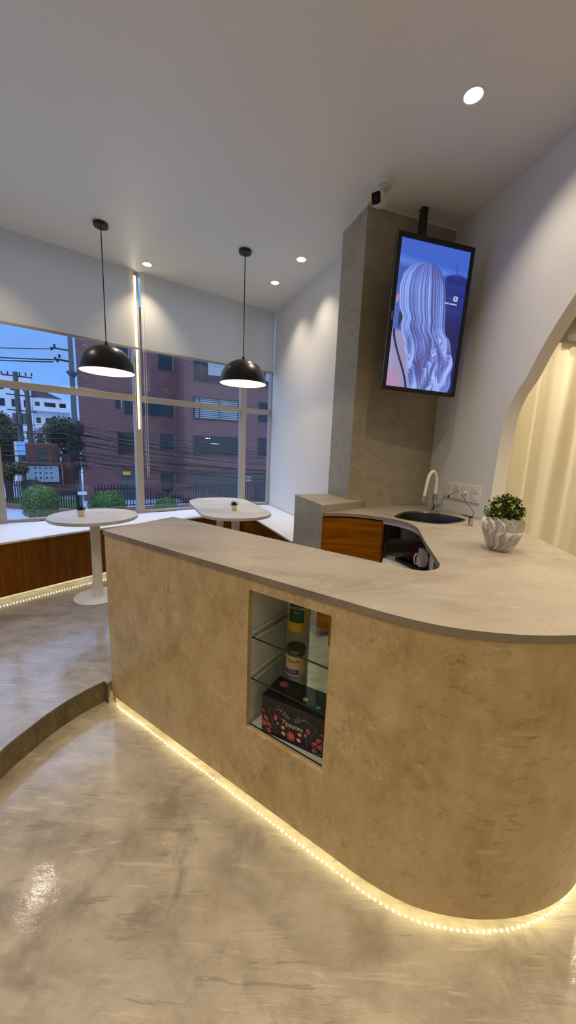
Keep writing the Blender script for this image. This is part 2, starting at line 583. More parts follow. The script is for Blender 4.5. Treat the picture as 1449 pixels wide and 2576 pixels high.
# ceiling with round openings for the seen recessed lights and the added ones
DL = [(0.885, 2.24), (-1.60, 4.19), (0.032, 3.963), (-0.255, 4.50)]
DLX = [(-2.56, 3.13), (-0.15, 1.22), (0.75, 1.42), (-0.95, 0.25), (1.15, 0.85), (-1.9, -0.5), (0.1, -1.2), (1.5, -1.3), (-3.1, 0.6)]  # first inferred from its floor reflection; the others added unseen for fill light
DLC = [(2.75, 2.75), (2.3, 3.75), (3.7, 2.3), (2.35, 1.25)]  # unseen downlights added to brighten the curtain and the arch jamb
hole = lambda c, r: [(c[0] + r * math.cos(2 * PI * k / 28), c[1] + r * math.sin(2 * PI * k / 28)) for k in range(28)]
cpoly = [(LX - .1, BY - .1), (WE.x + .3, BY - .1), (WE.x + .06, WE.y), (WC[0] + .1, WC[1]), (1.45, 3.95), (0.45, 4.05), (-0.2, 5.55), (-0.70, 5.36), (-1.88, 4.46), (-2.95, 3.60), (-3.95, 2.5), (LX - .1, 1.2)]
struct('ceiling', MB().prism(cpoly, H, H + 0.12, holes=[hole(c, 0.047) for c in DL + DLX]), 'ceiling_paint')

# walls
wl = MB().wall([(0.49, 3.68), MR], ZF, H, -0.15)
struct('wall_far', wl, 'wall_paint')
struct('wall_sink', MB().prism([WJ, WC, (WC[0] + 0.10, WC[1] + 0.02), (WJ[0] + 0.10, WJ[1] + 0.10), (1.05, 3.83), (1.05, 3.76), (WJ[0] - .01, 3.76)], ZF, H), 'wall_paint')
struct('pillar', MB().prism([P1, P3, P4, P2], ZF, H - 0.012), 'polished_cement', bevel=0.004)
# thin white shadow gap where the pillar meets the ceiling
pc = (P1 + P4) / 2
g = lambda p, k: tuple(pc + (p - pc) * k)
struct('trim_pillar', MB().prism([g(p, 1.015) for p in (P1, P3, P4, P2)], H - 0.014, H), 'ceiling_paint')
LWA, LWB, LWC, LWD = (0.058, 3.30), (0.266, 2.715), (0.62, 3.02), (0.68, 3.148)
struct('wall_low', MB().prism([LWA, LWB, LWC, LWD, tuple(P1), tuple(P2)], ZF, 0.972), 'polished_cement', bevel=0.005)

# arch wall: arch outline in (s along wall, z)
ac = (2.375, 1.03); AR = 2.0
arch = [(0.41, 0.0), (0.413, 0.95), (0.419, 1.30), (0.428, 1.50), (0.443, 1.63), (0.468, 1.73), (0.512, 1.822)]
for k in range(0, 37):
    a = math.radians(64 - k * (64 + 67) / 36)
    arch.append((ac[0] - AR * math.sin(a), ac[1] + AR * math.cos(a)))
arch += [(4.28, 1.755), (4.31, 1.64), (4.33, 1.5), (4.34, 0.0)]
SO = 0.361               # the bend lies this far along
arch = [tuple(p[:2]) for p in cr([(q[0] - SO, q[1], 0) for q in arch], 3)]
outl = [(0, ZF), (arch[0][0], ZF)] + arch + [(arch[-1][0], ZF), (5.6, ZF), (5.6, H), (0, H)]
TH = 0.098
ANR = Vector((-AD.y, AD.x)) * 1.0
if ANR.x < 0: ANR = -ANR
mbw = MB()
tr = tessellate_polygon([[Vector((p[0], p[1], 0)) for p in outl]])
pw = lambda s, z, t: (WC[0] + AD.x * s + ANR.x * t, WC[1] + AD.y * s + ANR.y * t, z)
vs = [pw(s, z, 0) for s, z in outl] + [pw(s, z, TH) for s, z in outl]
nn = len(outl)
fs = []
for t in tr:
    a, b_, c = (Vector(vs[i]) for i in t)
    if (b_ - a).cross(c - a).dot(Vector((ANR.x, ANR.y, 0))) > 0: t = t[::-1]
    fs.append(tuple(t)); fs.append(tuple(i + nn for i in t[::-1]))
for i in range(nn):
    j = (i + 1) % nn
    fs.append((i, i + nn, j + nn, j))
mbw.add(vs, fs)
struct('wall_arch', mbw, 'wall_paint')
# shell behind the photographer and the room beyond the arch
struct('wall_back', MB().box(((LX + RX) / 2, BY - 0.05, (H + ZF) / 2), (RX - LX, 0.1, H - ZF)), 'wall_paint')
struct('wall_left', MB().box((LX - 0.05, (BY + 1.2) / 2, (H + ZF) / 2), (0.1, 1.2 - BY, H - ZF)), 'wall_paint')
struct('wall_curtain_room', MB().box(((1.45 + RX) / 2, RY + .05, (H + ZF) / 2), (RX - 1.45, 0.1, H - ZF)).box((RX + .05, (RY + BY) / 2, (H + ZF) / 2), (0.1, RY - BY, H - ZF)).box((1.42, 4.2, (H + ZF) / 2), (0.06, 0.82, H - ZF)), 'wall_paint')
struct('ceiling_curtain_room', MB().prism([(1.60, 3.5), (WC[0] + .1, WC[1]), (WE.x + .12, WE.y), (RX, WE.y), (RX, RY), (1.60, RY)], 2.86, 2.95, holes=[hole(c, 0.047) for c in DLC]), 'ceiling_paint')

# ------------------------------------------------------------------ windows
def win(idx, a, b_, trans=True, right_post=True, left_post=True):
    a, b_ = Vector(a), Vector(b_)
    d = (b_ - a).normalized(); n = Vector((-d.y, d.x))       # outwards
    if n.y < 0: n = -n
    fr = MB()
    z0, z1 = 0.525, H
    def post(p, w):
        q = p + n * 0.055
        fr.box((q.x, q.y, (z0 + z1) / 2), (w, 0.11, z1 - z0), math.atan2(d.y, d.x))
    if left_post: post(a, 0.075)
    if right_post: post(b_, 0.03)
    L = (b_ - a).length
    c = (a + b_) / 2 + n * 0.04
    rz = math.atan2(d.y, d.x)
    fr.box((c.x, c.y, 1.895), (L - 0.06, 0.07, 0.066), rz)
    fr.box((c.x, c.y, z0 + 0.015), (L - 0.06, 0.05, 0.03), rz)
    o = fr.build('window_%d' % idx, 'frame_aluminium', kind='structure', bevel=0.003, loc=(a.x, a.y, z0))
    for zz0, zz1, nm in ((z0 + 0.03, 1.862, 'lower_glass'), (1.928, H, 'upper_glass')):
        g_ = MB().box((c.x, c.y, (zz0 + zz1) / 2), (L - 0.04, 0.006, zz1 - zz0), rz)
        g_.build(nm, 'window_glass', o)
    return o
win(1, M0, M1, right_post=False)
win(2, M1, M2, right_post=False)
win(3, M2, M3, right_post=False)
win(4, M3, MR)
win(5, (LX, 1.2), M0, right_post=False)

# ------------------------------------------------------------------ bench under the windows
bf = cr([(-4.3, 0.2), (-3.62, 0.95), (-3.0, 1.95), (-2.70, 2.42), (-2.378, 2.845), (-2.208, 3.075), (-1.939, 3.43), (-1.60, 3.80), (-1.246, 4.115), (-1.05, 4.29), (-0.63, 4.70)], 5)
bf2 = [tuple(p) for p in bf] + [(-0.357, 4.194), (0.049, 3.29)]
ZB = 0.525
bench = thing('window_bench', 'long white topped window bench with walnut front curving under the windows', 'bench', (-1.6, 3.9, 0))
top_poly = bf2 + [(0.053, 3.315), (0.372, 3.478), (0.478, 3.69), (-0.302, 5.425), (-0.68, 5.215), (-1.81, 4.338), (-2.867, 3.49), (-3.84, 2.43), (LX + .01, 1.19), (LX + .01, 0.2)]
MB().prism(top_poly, ZB - 0.02, ZB).build('bench_top', 'white_laminate', bench, bevel=0.003)
fp = offset2(bf2, 0.012)
MB().wall([tuple(p) for p in fp], 0.05, ZB - 0.021, 0.02).build('front_panel', 'walnut_veneer', bench)
kp = offset2(bf2, 0.10)
MB().wall([tuple(p) for p in kp], 0.0, ZB - 0.021, 0.02).build('plinth', 'white_laminate', bench)

def led_strip(name, pts, z, label, pitch=0.021, z_face=-1, parent=None):
    """flexible tape carrying a row of small diodes that face the floor"""
    L = thing(name, label, 'led strip', (pts[0][0], pts[0][1], z))
    tape = MB(); dio = MB()
    P = [Vector(p[:2]) for p in pts]
    for i in range(len(P) - 1):
        a, b_ = P[i], P[i + 1]
        tape.bar((a.x, a.y, z), (b_.x, b_.y, z), 0.010, 0.003)
    acc = 0.0
    for i in range(len(P) - 1):
        a, b_ = P[i], P[i + 1]
        d = b_ - a; ln = d.length; d.normalize()
        while acc < ln:
            p = a + d * acc
            dio.box((p.x, p.y, z - 0.0025), (0.007, 0.005, 0.002), math.atan2(d.y, d.x))
            acc += pitch
        acc -= ln
    tape.build('tape', 'led_tape', L)
    o = dio.build('diode_row', 'led_glow', L)
    o['kind'] = 'stuff'
    return L
lp = offset2(bf2, 0.05)
led_strip('led_strip', [p for p in lp if p[0] > -3.3 and not (p[0] > -0.7)], 0.046, 'glowing led strip under the walnut bench front', 0.024)

# ------------------------------------------------------------------ counter
A0 = Vector((-1.0, 1.884)); A1 = Vector((0.17, 1.101))
nose = cr([(0.17, 1.101), (0.324, 1.0), (0.461, 0.937), (0.600, 0.911), (0.719, 0.909), (0.83, 0.923), (0.95, 0.956), (1.07, 1.015), (1.20, 1.12), (1.315, 1.28), (1.395, 1.48), (1.445, 1.733), (1.50, 2.03), (1.545, 2.298)], 5)
outer = [tuple(A0 + (A1 - A0) * (k / 12)) for k in range(12)] + [tuple(p) for p in nose]
sl_in = cr([(0.272, 2.690), (0.42, 2.715), (0.56, 2.69), (0.68, 2.625), (0.78, 2.54), (0.835, 2.44), (0.848, 2.33), (0.831, 2.212), (0.759, 1.903), (0.690, 1.57), (0.668, 1.495), (0.636, 1.449), (0.590, 1.422), (0.53, 1.426), (0.414, 1.504), (0.168, 1.675), (0.032, 1.77), (-0.275, 1.99), (-0.469, 2.13), (-0.687, 2.275), (-0.758, 2.318)], 5)
sl_in = [tuple(p) for p in sl_in]
wallside = [(1.532, 2.45), (1.490, 2.652), (WC[0] - .004, WC[1]), (1.311, 3.366), (1.275, 3.358), (0.69, 3.147), (0.626, 3.016), (0.272, 2.714)]
sink_o = cr([(0.80, 2.655), (0.88, 2.80), (0.975, 2.91), (1.08, 2.955), (1.17, 2.935), (1.255, 2.85), (1.325, 2.72), (1.335, 2.645), (1.29, 2.575), (1.20, 2.50), (1.10, 2.44), (1.01, 2.44), (0.92, 2.49), (0.83, 2.57)], 3, True)
sink_o = [tuple(p) for p in sink_o]
sc = Vector((sum(p[0] for p in sink_o) / len(sink_o), sum(p[1] for p in sink_o) / len(sink_o)))
sink_in = [tuple(sc + (Vector(p) - sc) * 0.93) for p in sink_o]
TAP = Vector((1.236, 2.985)); FIL = Vector((1.263, 2.428))
wk = thing('stone_worktop', 'grey beige stone worktop wrapping round the bar with a rounded nose', 'countertop', (0.2, 1.6, ZT))
wpoly = outer + wallside + sl_in
MB().prism(wpoly, ZT - 0.024, ZT, holes=[sink_in], mi=0, mi_side=1).build('slab', ['stone_slab', 'stone_edge'], wk)
# under-slab edging along the open inner edge
ei = [p for p in sl_in if p[0] > 0.7 and 1.6 < p[1] < 2.62]
MB().wall([tuple(p) for p in offset2(ei, 0.018)], ZT - 0.052, ZT - 0.0245, 0.02).build('edging_strip', 'white_laminate', wk, label='white edging strip under the inner rim')

# counter front with the display opening
NS0, NS1, NZ0, NZ1 = 1.026, 1.388, 0.231, 0.843
ct = thing('bar_counter', 'curved beige microcement bar counter with a square display opening', 'counter', (0.0, 1.3, ZF))
po = [A0 + Vector((0.006, 0.004))] + [p for p in offset2([tuple(p) for p in outer], 0.008)][1:]
# dense polyline with exact stops at the opening
def resample(pl, stops):
    out = []; acc = 0
    P = [Vector(p) for p in pl]
    for i in range(len(P) - 1):
        d = (P[i + 1] - P[i]); ln = d.length
        out.append((acc, P[i]))
        for st in stops:
            if acc + 1e-4 < st < acc + ln - 1e-4: out.append((st, P[i] + d * ((st - acc) / ln)))
        acc += ln
    out.append((acc, P[-1]))
    out.sort(key=lambda q: q[0])
    return out
RS = resample(po, [NS0, NS1])
zs = [-0.09, NZ0, NZ1, ZT - 0.0245]
PIN = offset2([q[1] for q in RS], 0.022)
pm = MB()
nz = len(zs)
vo = [(q[1].x, q[1].y, z) for q in RS for z in zs]
vi = [(p.x, p.y, z) for p in PIN for z in zs]
N_ = len(vo)
fs = []
solid = lambda i, j: not (NS0 - 1e-3 < RS[i][0] and RS[i + 1][0] < NS1 + 1e-3 and j == 1)
nseg = len(RS) - 1
for i in range(nseg):
    for j in range(nz - 1):
        a, b_, c, d = i * nz + j, (i + 1) * nz + j, (i + 1) * nz + j + 1, i * nz + j + 1
        if solid(i, j):
            fs += [(a, b_, c, d), (d + N_, c + N_, b_ + N_, a + N_)]
            if j == 0 or not solid(i, j - 1): fs.append((a, a + N_, b_ + N_, b_))
            if j == nz - 2 or not solid(i, j + 1): fs.append((d, c, c + N_, d + N_))
            if i == 0 or not solid(i - 1, j): fs.append((a, d, d + N_, a + N_))
            if i == nseg - 1 or not solid(i + 1, j): fs.append((b_, b_ + N_, c + N_, c))
pm.add(vo + vi, fs)
pm.build('front_panel', 'microcement_panel', ct, sharp=30)
# left end of the counter and the supports inside
e0, e1 = Vector((-0.99, 1.893)), Vector((-0.762, 2.30))
MB().wall([tuple(e1), tuple(e0)], ZF + 0.001, ZT - 0.0245, 0.022).build('end_panel', 'microcement_panel', ct)
MB().wall([(-0.30, 1.985), (-0.73, 2.275)], ZF + 0.001, ZT - 0.0245, 0.018).wall([(-0.30, 1.985), (-0.50, 1.60)], ZF + 0.001, ZT - 0.0245, 0.018).build('inner_panel', 'grey_laminate', ct)
MB().wall([(-0.95, 1.925)] + plat_front[2:], ZF + 0.001, 0.05, 0.018).build('plinth', 'microcement_panel', ct)
led_pts = [tuple(p) for p in offset2([q[1] for q in RS], 0.016)]
led_strip('led_strip', led_pts[:-6], -0.091, 'glowing led strip along the foot of the beige bar counter')

# ------------------------------------------------------------------ display niche
nd = (A1 - A0).normalized(); ni = Vector((-nd.y, nd.x))       # along and inwards
NQ = A0 + ni * 0.032
def nq(s, t): return NQ + nd * s + ni * t
def nbox(mb, s0, s1, t0, t1, z0, z1, mi=0):
    p = [nq(s0, t0), nq(s1, t0), nq(s1, t1), nq(s0, t1)]
    return mb.prism([tuple(q) for q in p], z0, z1, mi=mi)
ND = 0.27
dc = thing('display_case', 'grey lined display case with glass shelves set into the bar front', 'display case', (*nq(1.2, 0.1), NZ0))
nbox(MB(), NS0 - 0.02, NS0 - 0.002, 0, ND, NZ0 - 0.02, NZ1 + 0.02).build('side_panel', 'grey_laminate', dc)
nbox(MB(), NS1 + 0.002, NS1 + 0.02, 0, ND, NZ0 - 0.02, NZ1 + 0.02).build('side_panel', 'grey_laminate', dc)
nbox(MB(), NS0, NS1, 0, ND, NZ0 - 0.02, NZ0 - 0.001).build('base_panel', 'grey_laminate', dc)
nbox(MB(), NS0, NS1, 0, ND, NZ1 + 0.001, NZ1 + 0.02).build('top_panel', 'grey_laminate', dc)
nbox(MB(), NS0, NS0 + 0.12, ND - 0.012, ND, NZ0, NZ1).build('back_panel', 'grey_laminate', dc)
nbox(MB(), NS0 + .12, NS1, ND - 0.006, ND - 0.002, NZ0, NZ1).build('back_glass', 'shelf_glass', dc)
for z in (0.630, 0.445):
    sh = MB()
    nbox(sh, NS0 + 0.001, NS1 - 0.001, 0.008, ND - 0.02, z - 0.006, z, 0)
    o = sh.build('glass_shelf', ['shelf_glass'], dc)
    ed = MB()
    nbox(ed, NS0 + 0.001, NS1 - 0.001, 0.0055, 0.008, z - 0.006, z)
    ed.build('polished_edge', 'glass_edge', o)
    rl = MB()
    nbox(rl, NS0 - 0.001, NS0 + 0.012, 0.01, ND - 0.02, z - 0.018, z - 0.007)
    nbox(rl, NS0 - 0.001, NS0 + 0.006, 0.01, ND - 0.02, z + 0.012, z + 0.022)
    rl.build('shelf_rail', 'white_plastic', dc, bevel=0.002)
nbox(MB(), NS0 - 0.001, NS1 + 0.001, 0.0, 0.003, NZ0, NZ0 + 0.004).build('front_seal', 'glass_edge', dc)

# goods in the case
plain('pouch_yellow', (214, 170, 24), 0.35); plain('label_green', (28, 74, 50), 0.5); plain('label_pink', (214, 66, 132), 0.5)
plain('print_cream', (226, 214, 176), 0.6); plain('kraft_paper', (206, 178, 124), 0.6, 0, 0.04); plain('label_violet', (72, 56, 140), 0.5)
plain('tin_metal', (120, 108, 88), 0.35, 0.8); plain('print_brown', (84, 62, 40), 0.6)
def frame_at(o, right, up, normal):
    m_ = Matrix((right, up, normal)).transposed().to_4x4()
    m_.translation = Vector(o)
    return m_
def pouch(c, ang, w, h, label_mat, txt, small, label):
    """stand-up pouch, facing along -y rotated by ang; c is the middle of its foot"""
    t = thing('tea_pouch', label, 'pouch', c, 'yellow tea pouches')
    R = Matrix.Rotation(ang, 3, 'Z')
    nu, nv = 10, 14
    vs, fs = [], []
    for side in (-1, 1):
        for j in range(nv + 1):
            v = j / nv
            for i in range(nu + 1):
                u = i / nu * 2 - 1
                thick = 0.026 * (1 - v) ** 0.8 * (1 - abs(u) ** 3) + 0.0012
                x = u * w / 2 * (1 - 0.03 * math.sin(v * 5))
                z = v * h - (0.008 * (1 - u * u) if j == 0 else 0) * 0
                vs.append(R @ Vector((x, side * thick, z)) + Vector(c))
    k = (nu + 1) * (nv + 1)
    for j in range(nv):
        for i in range(nu):
            a = j * (nu + 1) + i
            fs.append((a, a + 1, a + nu + 2, a + nu + 1))
            fs.append((k + a + nu + 1, k + a + nu + 2, k + a + 1, k + a))
    for i in range(nu):
        fs.append((i + 1, i, k + i, k + i + 1))
    MB().add(vs, fs).build('bag_body', 'pouch_yellow', t)
    lb = MB()
    lv, lf = [], []
    n2 = 8
    z0, z1 = 0.20 * h, 0.60 * h
    for j in range(n2 + 1):
        for i in range(n2 + 1):
            u = (i / n2 * 2 - 1) * 0.78; v = (z0 + (z1 - z0) * j / n2) / h
            thick = 0.026 * (1 - v) ** 0.8 * (1 - abs(u) ** 3) + 0.0022
            lv.append(R @ Vector((u * w / 2, -thick, v * h)) + Vector(c))
    for j in range(n2):
        for i in range(n2):
            a = j * (n2 + 1) + i
            lf.append((a, a + 1, a + n2 + 2, a + n2 + 1))
    lb.add(lv, lf)
    o = lb.build('paper_label', label_mat, t, label='printed label on the pouch')
    tx = MB()
    f = frame_at(Vector(c) + R @ Vector((0, -0.0185, h * 0.51)), R @ Vector((1, 0, 0)), Vector((0, 0, 1)), R @ Vector((0, -1, 0)))
    tx.text(txt, w * 0.205, f)
    f2 = frame_at(Vector(c) + R @ Vector((0, -0.0205, h * 0.42)), R @ Vector((1, 0, 0)), Vector((0, 0, 1)), R @ Vector((0, -1, 0)))
    tx.text(small, w * 0.075, f2)
    tx.build('lettering', 'print_cream', o)
    return t
pouch((0.058, 1.418, 0.631), -0.30, 0.080, 0.20, 'label_green', 'MATCHA', 'green tea\npowder', 'yellow pouch with a dark green matcha label on the top glass shelf')
pouch((0.215, 1.292, 0.631), -0.45, 0.080, 0.20, 'label_pink', 'TEA', 'blend', 'yellow pouch with a pink label at the edge of the display opening')

tin = thing('tea_tin', 'round kraft paper tea tin with brown lid and violet label on glass shelf', 'tin', (0.058, 1.400, 0.446))
tc = (0.058, 1.400, 0.446); tr_ = 0.042
MB().cyl(tc, tr_, 0.092, 40, bev=0.002).build('tin_body', 'kraft_paper', tin)
MB().lathe([(tr_ + .0012, 0.092), (tr_ + .0022, 0.094), (tr_ + .0022, 0.112), (tr_, 0.115), (tr_ - .004, 0.115), (tr_ - .005, 0.112), (0.001, 0.112)], tc, 40).build('lid', 'tin_metal', tin)
def wrap(mb, c, r, a0, a1, z0, z1, n=14):
    vs, fs = [], []
    for k in range(n + 1):
        a = a0 + (a1 - a0) * k / n
        for z in (z0, z1): vs.append((c[0] + r * math.cos(a), c[1] + r * math.sin(a), c[2] + z))
    for k in range(n): fs.append((2 * k, 2 * k + 2, 2 * k + 3, 2 * k + 1))
    return mb.add(vs, fs)
lb = wrap(MB(), tc, tr_ + .0006, math.radians(-160), math.radians(-72), 0.010, 0.031)
o = lb.build('violet_label', 'label_violet', tin, label='violet band label')
def wrap_text(mb, body, size, c, r, a_mid, z, shear=0.0, mi=0):
    b_ = MB(); b_.text(body, size, Matrix.Identity(4), shear=shear)
    vs = [(c[0] + r * math.cos(a_mid + v[0] / r), c[1] + r * math.sin(a_mid + v[0] / r), c[2] + z + v[1]) for v in b_.v]
    return mb.add(vs, b_.f, mi)
wrap_text(MB(), 'INFUSION', 0.009, tc, tr_ + .0012, math.radians(-112), 0.022).build('lettering', 'print_cream', o)
wrap_text(MB(), 'Tippytea', 0.017, tc, tr_ + .0010, math.radians(-108), 0.070, 0.25).build('lettering', 'print_brown', tin)

# patterned gift box
plain('box_black', (24, 21, 25), 0.42); plain('print_coral', (204, 92, 84), 0.55); plain('print_rose', (182, 52, 72), 0.55)
plain('print_peach', (228, 170, 140), 0.55); plain('print_sky', (104, 160, 180), 0.55); plain('print_grey', (104, 98, 108), 0.55); plain('print_white', (214, 206, 196), 0.5)
BX0 = Vector((-0.074, 1.306)); bxd = Vector((0.885, -0.466)).normalized(); bxi = Vector((-bxd.y, bxd.x))
BW, BD, BH, BZ = 0.276, 0.140, 0.166, 0.2325
gb = thing('gift_box', 'black tea gift box printed with coral flowers and cream lettering', 'box', (*(BX0 + bxd * BW / 2 + bxi * BD / 2), BZ))
c4 = [BX0, BX0 + bxd * BW, BX0 + bxd * BW + bxi * BD, BX0 + bxi * BD]
MB().prism([tuple(p) for p in c4], BZ, BZ + BH - 0.03).build('box_base', 'box_black', gb, bevel=0.001)
c5 = [BX0 - bxd * .001 - bxi * .001, BX0 + bxd * (BW + .001) - bxi * .001, BX0 + bxd * (BW + .001) + bxi * (BD + .001), BX0 - bxd * .001 + bxi * (BD + .001)]
MB().prism([tuple(p) for p in c5], BZ + BH - 0.0295, BZ + BH).build('box_lid', 'box_black', gb, bevel=0.001)
fr_ = frame_at((*(BX0 - bxi * 0.0016), BZ), (bxd.x, bxd.y, 0), (0, 0, 1), (-bxi.x, -bxi.y, 0))
BM = ['print_coral', 'print_rose', 'print_peach', 'print_sky', 'print_grey', 'print_white', 'print_cream']
pr = MB()
def ell(cx_, cy_, rx, ry, rot, mi, lift=0.0, fr=None, n=14, pointy=0.0):
    fr = fr or fr_
    vs = []
    for k in range(n):
        a = 2 * PI * k / n
        x, y = rx * math.cos(a), ry * math.sin(a) * (1 - pointy * abs(math.cos(a)))
        vs.append(fr @ Vector((cx_ + x * math.cos(rot) - y * math.sin(rot), cy_ + x * math.sin(rot) + y * math.cos(rot), lift)))
    pr.add(vs, [tuple(range(n))], mi)
def stroke(pts, w, mi, lift=0.0001):
    P = cr([(x, y, 0) for x, y in pts], 5)
    vs = []
    for i, p in enumerate(P):
        t = (P[min(len(P) - 1, i + 1)] - P[max(0, i - 1)]).normalized()
        q = Vector((-t.y, t.x, 0)) * w / 2
        for sgn in (1, -1):
            v = p + q * sgn
            vs.append(fr_ @ Vector((v.x, v.y, lift)))
    pr.add(vs, [(2 * i, 2 * i + 1, 2 * i + 3, 2 * i + 2) for i in range(len(P) - 1)], mi)
mid = BW / 2
for sg in (-1, 1):
    fx = lambda x: mid + sg * x
    # corner blossoms with grey leaves
    for (x, y, r) in ((0.118, 0.070, .011), (0.124, 0.043, .012), (0.102, 0.048, .011), (0.100, 0.018, .010), (0.128, 0.098, 0.006)):
        ell(fx(x), y, r, r * .8, 0.6 * sg, 0, 0.0003, pointy=0.25)
        ell(fx(x), y + r * .2, r * .45, r * .35, 0.6 * sg, 1, 0.0005)
    for (x, y, a) in ((0.130, 0.060, .9), (0.111, 0.060, -.6), (0.108, 0.034, .7), (0.130, 0.030, -.8), (0.114, 0.020, 1.2), (0.094, 0.033, -.9), (0.127, 0.012, .5), (0.106, 0.008, -.4)):
        ell(fx(x), y, 0.011, 0.0032, a * sg, 4, 0.0001, pointy=0.5)
    # curled stem with a coral bud, pale blue bud with a thread
    stroke([(fx(0.090), 0.040), (fx(0.083), 0.060), (fx(0.092), 0.085), (fx(0.106), 0.105), (fx(0.096), 0.121), (fx(0.080), 0.116), (fx(0.074), 0.098)], 0.0019, 4)
    ell(fx(0.072), 0.088, 0.008, 0.013, 0.15 * sg, 0, 0.0003, pointy=0.0); ell(fx(0.072), 0.088, 0.003, 0.010, 0.15 * sg, 1, 0.0005)
    ell(fx(0.062), 0.066, 0.0058, 0.0072, 0, 3, 0.0003)
    stroke([(fx(0.064), 0.060), (fx(0.070), 0.047), (fx(0.062), 0.037), (fx(0.069), 0.028), (fx(0.064), 0.018)], 0.0016, 4)
    # fruit below the name
    ell(fx(0.037), 0.058, 0.010, 0.009, 0.4, 0, 0.0003); ell(fx(0.037), 0.058, 0.006, 0.0055, 0.4, 2, 0.0005)
    ell(fx(0.034), 0.032, 0.0095, 0.0085, -0.3, 2, 0.0003)
    # grey sprays with white berries above
    for k in range(11):
        x = 0.014 + k * 0.0052; y = 0.112 + 0.026 * (k / 10) + 0.007 * math.sin(k * 2.3)
        ell(fx(x), y, 0.0075, 0.0026, (1.0 if k % 2 else -0.7) * sg, 4, 0.0001, pointy=0.5)
        if k % 2 == 0 or k < 4: ell(fx(x + 0.002), y - 0.006 + 0.004 * math.sin(k), 0.0022, 0.0020, 0, 5, 0.0003, n=8)
        if k == 3: ell(fx(x), y + .008, 0.0022, 0.0022, 0, 6, 0.0003, n=8)
# seed wheel in the middle
ell(mid, 0.034, 0.019, 0.0205, 0, 4, 0.0001, n=24); ell(mid, 0.034, 0.0165, 0.018, 0, 1, 0.0003, n=24)
for k in range(14):
    a = 2 * PI * k / 14
    ell(mid + 0.011 * math.cos(a), 0.034 + 0.012 * math.sin(a), 0.0032, 0.0022, a, 0, 0.0005, n=8)
for k in range(6):
    a = 2 * PI * k / 6
    ell(mid + 0.005 * math.cos(a), 0.034 + 0.0055 * math.sin(a), 0.0028, 0.002, a, 2, 0.0006, n=8)
# top of the box
ft = frame_at((*(BX0), BZ + BH + 0.0006), (bxd.x, bxd.y, 0), (bxi.x, bxi.y, 0), (0, 0, 1))
ell(0.045, 0.100, 0.020, 0.019, 0, 4, 0, ft, 24); ell(0.045, 0.100, 0.017, 0.016, 0, 1, 0.0003, ft, 24)
for k in range(12):
    a = 2 * PI * k / 12; ell(0.045 + 0.010 * math.cos(a), 0.100 + 0.0095 * math.sin(a), 0.003, 0.002, a, 0, 0.0005, ft, 8)
ell(0.165, 0.062, 0.011, 0.010, 0, 2, 0.0002, ft); ell(0.228, 0.045, 0.010, 0.009, 0, 3, 0.0002, ft)
pr.build('printed_pattern', BM, gb)
lt = MB()
tilt = Matrix.Translation((mid + 0.002, 0.083, 0.0008))
lt.text('Tippytea', 0.030, fr_ @ tilt, shear=0.12, spacing=0.92)
lt.build('lettering', 'print_cream', gb)
# ------------------------------------------------------------------ cabinet under the sink
cab = thing('sink_cabinet', 'walnut fronted cabinet under the sink with an open bay beside the door', 'cabinet', (0.5, 2.75, ZF))
df = cr([(0.276, 2.703), (0.42, 2.727), (0.56, 2.70), (0.665, 2.647), (0.705, 2.618)], 6)
MB().wall([tuple(p) for p in df], ZF + 0.06, ZT - 0.034, 0.018).build('door', 'walnut_veneer_across', cab, label='curved walnut door')
MB().prism([(0.706, 2.632), (0.722, 2.624), (0.90, 3.20), (0.884, 3.205)], ZF + 0.001, ZT - 0.026).build('side_panel', 'walnut_veneer', cab)
bay = [(0.725, 2.60), (0.80, 2.50), (0.858, 2.38), (0.850, 2.24), (0.79, 1.98), (1.30, 1.98), (1.42, 2.66), (1.37, 2.95), (1.28, 3.30), (0.915, 3.18)]
MB().prism(bay, 0.55, 0.572).build('shelf_board', 'white_laminate', cab, label='white shelf board')
MB().bar((0.90, 3.12, 0.60), (1.26, 3.24, 0.60), 0.02, 0.05).build('back_rail', 'white_laminate', cab)
MB().prism([(0.85, 1.985), (0.885, 1.985), (0.885, 2.02), (0.85, 2.02)], ZF + 0.001, ZT - 0.026).build('support_post', 'white_powder_coat', cab)
MB().prism([(1.012, 2.405), (1.045, 2.405), (1.045, 2.438), (1.012, 2.438)], 0.573, ZT - 0.17).build('support_post', 'white_powder_coat', cab)

tray = thing('drip_tray', 'black shallow tray on the white shelf under the sink', 'tray', (0.97, 2.54, 0.573))
tb = MB()
tb.box((0.97, 2.56, 0.578), (0.18, 0.26, 0.008), 0.35)
R_ = Matrix.Rotation(0.35, 3, 'Z')
for sx, sy, wx, wy in ((0, .13, .18, .008), (0, -.13, .18, .008), (.09, 0, .008, .26), (-.09, 0, .008, .26)):
    q = R_ @ Vector((sx, sy, 0)); tb.box((0.97 + q.x, 2.56 + q.y, 0.585), (wx, wy, 0.022), 0.35)
tb.build('tray_body', 'black_plastic', tray)
plain('maroon_cloth', (92, 34, 40), 0.9, 0, 0.2, 30)
cl = MB()
vs, fs = [], []
for j in range(13):
    for i in range(20):
        a = 2 * PI * i / 20; ph = PI * j / 12
        r = 0.055 * (1 + .14 * math.sin(5 * a + j) + .1 * math.sin(3 * ph + 2 * a))
        vs.append((0.955 + r * math.sin(ph) * math.cos(a), 2.615 + r * .8 * math.sin(ph) * math.sin(a), 0.583 + 0.052 - 0.052 * math.cos(ph)))
for j in range(12):
    for i in range(20):
        fs.append((j * 20 + i, j * 20 + (i + 1) % 20, (j + 1) * 20 + (i + 1) % 20, (j + 1) * 20 + i))
tag(cl.add(vs, fs).build('folded_cloth', 'maroon_cloth', loc=(0.955, 2.615, 0.583)), 'crumpled dark maroon cloth on the black tray under the sink', 'cloth')
